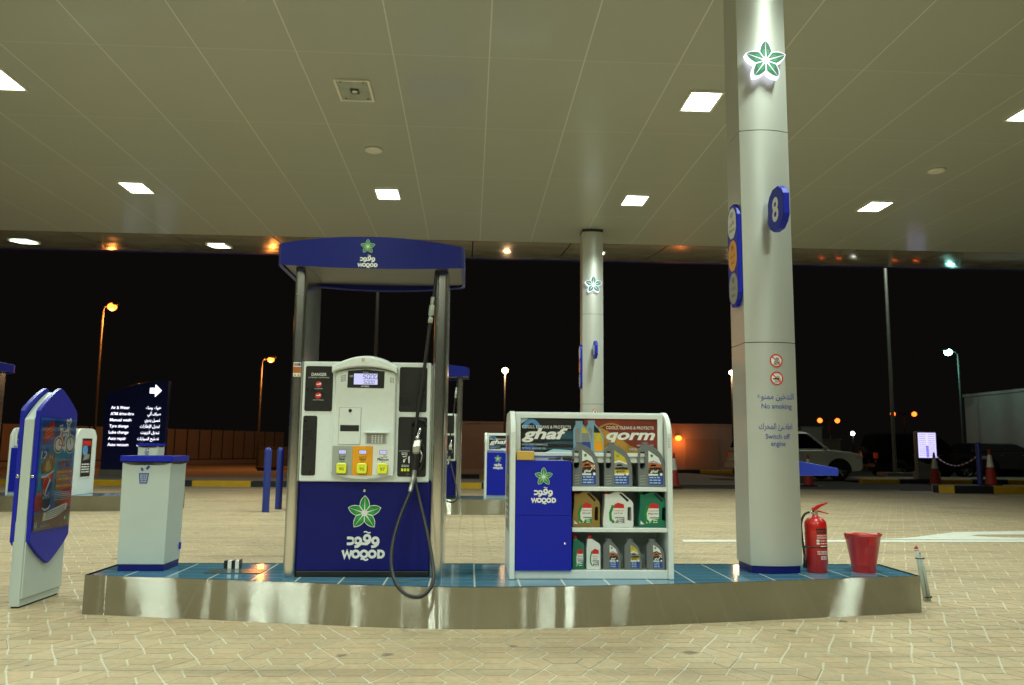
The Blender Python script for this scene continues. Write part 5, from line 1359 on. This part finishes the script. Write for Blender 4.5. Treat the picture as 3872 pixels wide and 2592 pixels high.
cone((11.25, 26.9, 0), 'traffic cone beside the white car, behind the near column', 1.05)
cone((6.34, 25.3, 0), 'traffic cone by the orange wall, half behind the oil stand', 1.05)

# chain between menu board and bollard
t = thing('barrier_chain', 'red and white plastic chain slung from menu board to bollard', 'chain', (0, 0, 0))
A0, B0 = Vector((17.3, 29.7, .98)), Vector((14.98, 23.5, 1.12))
for par in (0, 1):
    b = MB(); n = 44
    for i in range(n):
        if (i//2) % 2 != par: continue
        q = lambda s: A0.lerp(B0, s)-Vector((0, 0, .34*4*s*(1-s)))
        b.tube([q(i/n), q((i+.9)/n)], .022, 'cone red' if par else 'white paint', 6)
    b.build('links', t)

# the lit menu board
t = thing('menu_board', 'upright stand with a lit lilac panel at the drive-through', 'menu board', (17.12, 30.0, .14), .12)
b = MB(); b.prism([(-.42, .02), (.42, .02), (.42, 1.74), (.38, 1.78), (-.38, 1.78), (-.42, 1.74)], -.20, 0, 'lamp metal', FR()); b.build('cabinet', t, bevel=.01)
b = MB(); b.box(-.46, .46, -.06, .26, 0, .30, 'concrete'); b.build('plinth', t)
b = MB(); b.prism([(-.40, .78), (-.40, .70), (0, .55), (.40, .70), (.40, .78)], .002, .02, 'dark panel', FR()); b.build('panel_tip', t)
b = MB(); M = FR(); b.flat([(-.37, .80), (.37, .80), (.37, 1.73), (-.37, 1.73)], 'menu white', M, .006)
for i in range(11):
    z = 1.66-i*.078
    lines_of_print(b, -.32, -.06, z, .020, 1, .02, 'menu lilac', M, .012, 60+i); lines_of_print(b, .05, .32, z, .020, 1, .02, 'menu lilac', M, .012, 80+i)
b.flat([(-.05, .82), (.06, .82), (.05, 1.25), (-.06, 1.25)], 'menu lilac', M, .010); b.build('lit_panel', t)

# services sign
t = thing('services_sign', 'big dark blue sign listing services in two scripts with a white arrow', 'sign', (-11.0, 27.6, .12), -.10)
b = MB()
top = [(1.06, 3.13), (.75, 3.12)]+[(.75-1.81*k/8, 3.12-.49*(k/8)**1.7) for k in range(1, 9)]
b.prism([(-1.06, .20), (1.06, .20)]+top, -.16, 0, 'sign navy', FR()); b.build('board', t, bevel=.01)
b = MB(); b.box(-1.07, 1.07, -.05, .22, 0, .1995, 'concrete'); b.build('plinth', t)
b = MB(); M = FR()
EN = ['Air & Water', 'ATM drive-thru', 'Manual wash', 'Tyre change', 'Lube change', 'Auto repair', 'Auto vacuum']
ARL = ['هواء وماء', 'صراف آلي', 'غسيل يدوي', 'تبديل الإطارات', 'تبديل الزيوت', 'تصليح السيارات', 'تنظيف السيارات']
WE = [.62, .78, .72, .64, .66, .60, .70]; WA = [.52, .44, .52, .66, .62, .72, .72]
for i in range(7):
    z = 2.18-i*.202
    b = MB(); b.text(EN[i], .132, (-.83-i*.006, z), 'sign white', M, .004, .008, 0, 0, width=WE[i]); b.build('text_line', t)
    b = MB(); b.text(arabic(ARL[i]), .135, (.86-i*.004, z), 'sign white', M, .004, .006, 0, 1, width=WA[i]); b.build('text_line', t)
b = MB(); b.flat([(.44, 2.70), (.62, 2.70), (.62, 2.58), (.84, 2.79), (.62, 3.00), (.62, 2.88), (.44, 2.88)], 'sign white', M, .004); b.build('arrow', t)

# ================================================================== STREET LAMPS
glow('added mast glass', (.95, 1, .85), 8.0)
def street_lamp(base, h, arm, label, m='sodium', power=0, col=(1, .3, .05), r=.065, headside=1, bulb=.16, pole='pole dark'):
    t = thing('street_lamp', label, 'street lamp', base, 0, 'street lamps in the dark beyond the canopy')
    b = MB(); b.tube([(0, 0, 0), (0, 0, .4), (0, 0, h)], [r, r*.95, r*.6], pole, 12); b.build('pole', t)
    if arm is None:  # tall posts: unseen lit head, added to brighten the white car and posts
        b = MB(); b.box(-.45, .45, -.35, -.05, h-.02, h+.10, 'lamp metal'); b.build('head', t)
        b = MB(); b.flat([(-.40, -.30, ), (.40, -.30), (.40, -.10), (-.40, -.10)][::-1], 'added mast glass', None, h-.024); b.build('lens', t)
        l = bpy.data.lights.new('lamp_light', 'POINT'); l.energy = power; l.color = (.95, 1, .85); l.shadow_soft_size = .2
        lo = bpy.data.objects.new('lamp_light', l); COL.objects.link(lo); lo.parent = t; lo.location = (0, -.4, h-.25)
        return t
    s = headside
    b = MB()
    if arm > .05:
        b.tube([(0, 0, h-.05), (s*arm*.3, 0, h+.08), (s*arm*.7, 0, h+.13)], .028, pole, 8)
        b.loft([[(s*arm*.6, -.11, h+.16), (s*arm*.6, .11, h+.16), (s*arm*.6, .11, h+.10), (s*arm*.6, -.11, h+.10)], [(s*(arm+.32), -.15, h+.24), (s*(arm+.32), .15, h+.24), (s*(arm+.32), .15, h+.14), (s*(arm+.32), -.15, h+.14)]], pole)
    else: b.lathe([(.10, h-.02), (.16, h+.02), (.14, h+.34), (.04, h+.38)], 'lamp metal', 14) if False else b.lathe([(.06, h-.04), (.10, h)], 'lamp metal', 14)
    b.build('head', t)
    b = MB(); k = 12; cx = s*(arm+.06) if arm > .05 else 0; cz = h+.06 if arm > .05 else h+bulb*.9
    b.lathe([(bulb*math.sin(PI*j/k)+.0005, -bulb*.85*math.cos(PI*j/k)) for j in range(k+1)], m, 16, Matrix.Translation((cx, 0, cz)), True, False); b.build('lens', t)
    if power:
        l = bpy.data.lights.new('lamp_light', 'POINT'); l.energy = power; l.color = col; l.shadow_soft_size = .12
        lo = bpy.data.objects.new('lamp_light', l); COL.objects.link(lo); lo.parent = t; lo.location = (cx, -.05, cz-bulb-.05)
    return t
street_lamp((-16.1, 36.2, 0), 7.05, .30, 'tall sodium street lamp left of the services sign', power=420, bulb=.20)
street_lamp((-10.4, 41.2, 0), 5.35, .36, 'sodium street lamp by the fence, left of the near pump', power=420, bulb=.17)
street_lamp((1.82, 43.0, 0), 5.05, 0., 'pale street lamp between the near pump and the oil stand', 'sodium pale', 90, (1, .6, .3), bulb=.17)
street_lamp((13.65, 42.0, 0), 5.05, 0., 'pale street lamp half hidden behind the near column', 'sodium pale', 60, (1, .6, .3), bulb=.14)
street_lamp((25.3, 41.0, 0), 6.25, .45, 'cyan white street lamp above the white building at the right', 'mercury', 60, (.4, 1, .85), headside=-1, bulb=.20)
street_lamp((17.75, 33.6, .15), 11.5, None, 'thick grey lamp post on the far kerb island, with an added lit head out of sight', power=520, r=.085, pole='pole pale')
street_lamp((-4.35, 37.5, 0), 11.5, None, 'tall grey lamp post seen through the frame of the near pump, with an unseen lit head added', power=70, r=.10, pole='pole pale')
b = MB(); b.box(17.2, 18.3, 33.2, 34.1, .142, .30, 'concrete'); tag(b.build('post_footing'), 'low concrete footing under the thick grey lamp post', 'footing')
def twin(base, h, sp, label, m='sodium far', bulb=.24):
    t = thing('twin_lamp', label, 'street lamp', base, 0, 'far twin-headed orange street lamps')
    b = MB(); b.tube([(0, 0, 0), (0, 0, h+.1)], .08, 'dark metal', 8); b.build('pole', t)
    for s in (-1, 1):
        b = MB(); b.tube([(0, 0, h), (s*sp/2, 0, h+.25)], .04, 'dark metal', 6); b.build('arm', t)
        b = MB(); b.lathe([(bulb*math.sin(PI*j/8)+.0005, -bulb*math.cos(PI*j/8)) for j in range(9)], m, 12, Matrix.Translation((s*sp/2, 0, h+.05)), True, False); b.build('lens', t)
    return t
twin((35.7, 80, 0), 4.1, 1.78, 'far twin orange lamp just right of the near column')
twin((43.4, 80, 0), 4.85, 2.2, 'far twin orange lamp beside the thick grey lamp post')
t = thing('far_lamp', 'tiny white lamp low over the white car', 'street lamp', (38.1, 80, 0))
b = MB(); b.tube([(0, 0, 0), (0, 0, 2.8)], .07, 'dark metal', 8); b.build('pole', t)
b = MB(); b.lathe([(.20*math.sin(PI*j/8)+.0005, 2.9-.20*math.cos(PI*j/8)) for j in range(9)], 'far white', 12, None, True, False); b.build('lens', t)

# ================================================================== WALLS AND BUILDINGS BEYOND
# metal fence running back to the right, of upright sheets with dark gaps
A0, B0 = Vector((-24.6, 36.4, 0)), Vector((-12.75, 57.5, 0))
t = thing('sheet_fence', 'long sheet metal fence lit orange at its right end', 'fence', A0, math.atan2(B0.y-A0.y, B0.x-A0.x))
LEN = (B0-A0).length; n = 26; w = LEN/n
b = MB(); b.box(0, LEN, .06, .10, .25, 2.02, 'shadow gap'); b.build('rail', t)
b = MB(); b.box(0, LEN, .0, .12, 0, .245, 'wall plaster'); b.build('footing', t)
for i in range(n):
    b = MB(); b.box(i*w+.05, (i+1)*w-.05, .02, .058, .30, 2.06, 'fence metal'); b.build('sheet', t)
# long low building
t = thing('long_building', 'long low rendered building, dull red in the lamp light', 'building', (-6.0, 46.0, 0))
b = MB(); b.box(0, 21.3, 0, 7, 0, 2.50, 'wall plaster'); b.build('walls', t)
b = MB(); b.box(-.05, 21.35, -.05, 7.05, 2.503, 2.60, 'wall plaster'); b.build('parapet', t)
b = MB(); b.prism([(0, .05), (1.9, .05), (1.9, 1.75), (0, 1.75)], 0, .04, 'fence metal', FR((18.2, 0, 0))); b.build('shutter', t)
t = thing('wall_lamp', 'orange wall lamp on the long low building, beside the oil stand', 'wall lamp', (11.75, 46.0, 1.78))
b = MB(); b.box(-.09, .09, -.10, -.003, .12, .18, 'dark metal'); b.build('bracket', t)
b = MB(); b.lathe([(.19*math.sin(PI*j/10)+.0005, -.15*math.cos(PI*j/10)) for j in range(11)], 'sodium', 14, Matrix.Translation((0, -.22, 0)), True, False); b.build('lens', t)
l = bpy.data.lights.new('lamp_light', 'POINT'); l.energy = 45; l.color = (1, .20, .03); l.shadow_soft_size = .2
lo = bpy.data.objects.new('lamp_light', l); COL.objects.link(lo); lo.parent = t; lo.location = (0, -.62, -.25)
t = thing('utility_cabinet', 'dark green utility cabinet under the sodium lamp by the fence', 'cabinet', (-10.1, 43.0, 0))
b = MB(); b.box(-.75, .75, 0, .7, .08, 1.02, 'utility green'); b.build('body', t, bevel=.02)
b = MB(); b.box(-.78, .78, -.03, .73, 1.021, 1.08, 'utility green'); b.build('lid', t)
# white building at the right edge
t = thing('white_building', 'plain white rendered building at the right edge', 'building', (28.0, 45.0, 0))
b = MB(); b.box(0, 10, -24, 0, 0, 4.25, 'white plaster'); b.build('walls', t)
b = MB(); b.box(-.06, 10.06, -24.06, .06, 4.253, 4.40, 'white plaster'); b.build('parapet', t)
b = MB(); b.box(-1.3, -.06, -4.2, -2.6, .1, 1.55, 'utility green'); b.build('cabinet', t)
t = thing('small_building', 'small flat roofed building behind the white car', 'building', (19.0, 60.0, 0))
b = MB(); b.box(4.2, 8.6, 0, 4, 0, 1.95, 'wall plaster'); b.build('walls', t)
b = MB(); b.box(4.1, 8.7, -.1, 4.1, 1.953, 2.06, 'wall plaster'); b.build('parapet', t)
t = thing('plant_housing', 'pale box of a housing showing above the roof of the white car', 'housing', (21.5, 52.0, 0))
b = MB(); b.box(-.1, 1.25, 0, 1.5, 0, 2.62, 'white plaster'); b.build('body', t, bevel=.03)
b = MB(); b.box(-.15, 1.30, -.05, 1.55, 2.622, 2.70, 'lamp metal'); b.build('lid', t)

# ================================================================== CARS
def wheel(par, x, y, r=.39, wd=.26, rim='dull alloy', out=-1):
    M = Matrix.Translation((x, y, r)) @ Matrix.Rotation(PI/2*(1 if out < 0 else -1), 4, 'X')
    b = MB(); b.lathe([(r*.66, -wd/2), (r*.95, -wd/2), (r, -wd*.35), (r, wd*.35), (r*.95, wd/2), (r*.66, wd/2)], 'tyre', 28, M, True, False); w = b.build('wheel', par)
    b = MB(); b.lathe([(r*.67, wd*.44), (r*.62, wd*.30), (r*.60, -wd*.1)], rim, 28, M, True, False); b.lathe([(r*.60, -wd*.1), (.001, -wd*.1)], 'black plastic', 28, M, True, False)
    for k in range(6):
        a = 2*PI*k/6; P = [(math.cos(a+d)*rr, math.sin(a+d)*rr) for rr, d in ((r*.12, -.6), (r*.62, -.17), (r*.62, .17), (r*.12, .6))]
        b.prism(P, wd*.2, wd*.40, rim, M)
    b.lathe([(r*.16, wd*.42), (r*.12, wd*.45), (.001, wd*.45)], rim, 16, M, True, False); b.build('rim', w)
    return w
def suv(label, loc, rz, paint, L=4.85, H=1.90, wdt=1.94, spare=False):
    t = thing('parked_car', label, 'car', loc, rz, 'cars parked beyond the paving')
    hw = wdt/2; r = .40
    xf, xr = L-.95, 1.02        # wheel centres
    def archp(cx): return [(cx+.50*math.cos(R(a)), .36+.50*math.sin(R(a))) for a in range(0, 181, 15)]
    low = [(.05, .42), (xr-.50, .36)]+archp(xr)[::-1]+[(xr+.50, .36), (xf-.50, .36)]+archp(xf)[::-1]+[(xf+.50, .36), (L-.06, .40), (L, .55), (L-.01, .78), (L-.06, .94), (L-.18, 1.05), (L-.45, 1.12), (L-1.15, 1.19), (L-1.30, 1.20), (.12, 1.16), (.03, 1.05), (0, .60)]
    b = MB(); b.prism(low, -wdt, 0, paint, FR()); b.build('body', t, bevel=.06, seg=3, angle=40)
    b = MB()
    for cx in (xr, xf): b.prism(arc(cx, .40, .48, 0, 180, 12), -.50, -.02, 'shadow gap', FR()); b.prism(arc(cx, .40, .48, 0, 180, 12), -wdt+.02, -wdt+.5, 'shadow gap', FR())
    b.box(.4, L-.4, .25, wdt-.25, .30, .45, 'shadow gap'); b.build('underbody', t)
    # cabin, drawn in towards the roof
    B_ = [(.10, 1.165), (L-1.28, 1.185)]; T_ = [(.34, H), (L-2.12, H-.02)]
    ib, it = .05, .20
    Vb = [(B_[0][0], ib, B_[0][1]), (B_[1][0], ib, B_[1][1]), (B_[1][0], wdt-ib, B_[1][1]), (B_[0][0], wdt-ib, B_[0][1])]
    mid = lambda f: [(B_[0][0]+(T_[0][0]-B_[0][0])*f, ib+(it-ib)*f, B_[0][1]+(H-B_[0][1])*f), (B_[1][0]+(T_[1][0]-B_[1][0])*f, ib+(it-ib)*f, B_[1][1]+(H-.02-B_[1][1])*f), (B_[1][0]+(T_[1][0]-B_[1][0])*f, wdt-ib-(it-ib)*f, B_[1][1]+(H-.02-B_[1][1])*f), (B_[0][0]+(T_[0][0]-B_[0][0])*f, wdt-ib-(it-ib)*f, B_[0][1]+(H-B_[0][1])*f)]
    b = MB(); b.loft([mid(0), mid(.90), [(x+(.10 if x < 1 else -.16), y+(.12 if y < hw else -.12), H) for x, y, z in mid(1.)]], paint); b.build('cabin', t, bevel=.05, seg=3)
    # glazing on the near and far side, front and back
    def onside(f, g, far=False):
        xa = B_[0][0]+(T_[0][0]-B_[0][0])*g; xb = B_[1][0]+(T_[1][0]-B_[1][0])*g
        y = ib+(it-ib)*g-.006
        return (xa+(xb-xa)*f, (wdt-y) if far else y, B_[0][1]+(H-B_[0][1])*g)
    for far in (False, True):
        for f0, f1 in ((.05, .27), (.30, .60), (.63, .955)):
            b = MB(); P = [onside(f0, .10, far), onside(f1 if f1 < .9 else .965, .10, far), onside(f1 if f1 < .9 else .93, .86, far), onside(f0+.01, .86, far)]
            b.add(P, [(0, 1, 2, 3)], 'car glass'); b.build('side_window', t)
    q = lambda f, y, x: None
    b = MB(); e = .012
    b.add([(B_[1][0]+(T_[1][0]-B_[1][0])*g+e, ib+.08+(it-ib)*g if s == 0 else wdt-ib-.08-(it-ib)*g, B_[1][1]+(H-.02-B_[1][1])*g+e) for g, s in ((.08, 0), (.08, 1), (.86, 1), (.86, 0))], [(0, 1, 2, 3)], 'car glass'); b.build('windscreen', t)
    b = MB(); b.add([(B_[0][0]+(T_[0][0]-B_[0][0])*g-e, ib+.12+(it-ib)*g if s == 0 else wdt-ib-.12-(it-ib)*g, B_[0][1]+(H-B_[0][1])*g) for g, s in ((.12, 0), (.86, 0), (.86, 1), (.12, 1))], [(0, 1, 2, 3)], 'car glass'); b.build('rear_window', t)
    for x, y, o in ((xr, .13, -1), (xf, .13, -1), (xr, wdt-.13, 1), (xf, wdt-.13, 1)): wheel(t, x, y, r, .25, 'dull alloy', o)
    for s in (0, 1):
        y0 = -.012 if s == 0 else wdt-.20
        b = MB(); b.box(-.02, .10, y0, y0+.212, .86, 1.10, 'tail lamp'); b.build('tail_lamp', t, bevel=.015)
        b = MB(); b.box(L-.30, L-.02, y0, y0+.212, .86, 1.00, 'head lamp'); b.build('headlamp', t, bevel=.02)
        b = MB(); ym = -.20 if s == 0 else wdt+.02; b.box(L-1.62, L-1.50, ym, ym+.18, 1.17, 1.33, paint); b.build('mirror', t, bevel=.03)
    b = MB(); b.box(-.09, .30, .03, wdt-.03, .45, .68, paint); b.build('rear_bumper', t, bevel=.04)
    b = MB(); b.box(-.10, -.02, hw-.27, hw+.27, .72, .84, 'white paint'); b.build('number_plate', t)
    for s in (0,):
        for xa in (1.62, 2.75):
            b = MB(); b.box(xa, xa+.18, -.022, .01, 1.0, 1.03, 'dull alloy' if paint != 'car white' else paint); b.build('door_handle', t, bevel=.008)
    if spare:
        M = Matrix.Translation((-.16, hw, .98)) @ Matrix.Rotation(-PI/2, 4, 'Y')
        b = MB(); b.lathe([(.24, -.11), (.36, -.12), (.385, -.06), (.385, .06), (.36, .11), (.25, .10)], 'tyre', 24, M, True, False); w = b.build('spare_wheel', t)
        b = MB(); b.lathe([(.25, .09), (.22, .04), (.08, .05), (.001, .06)], 'dull alloy', 20, M, True, False); b.build('rim', w)
    return t
suv('white off-road car parked side on behind the near column', (10.62, 31.7, 0), .0, 'car white', 4.86, 1.93)
suv('black off-road car with a spare wheel on its back door, behind the lit menu board', (17.55, 34.8, .0), -.03, 'car black', 4.9, 1.96, spare=True)
suv('black car cut off at the right edge beyond the other black car', (24.6, 39.5, 0), .0, 'car black', 4.7, 1.62)
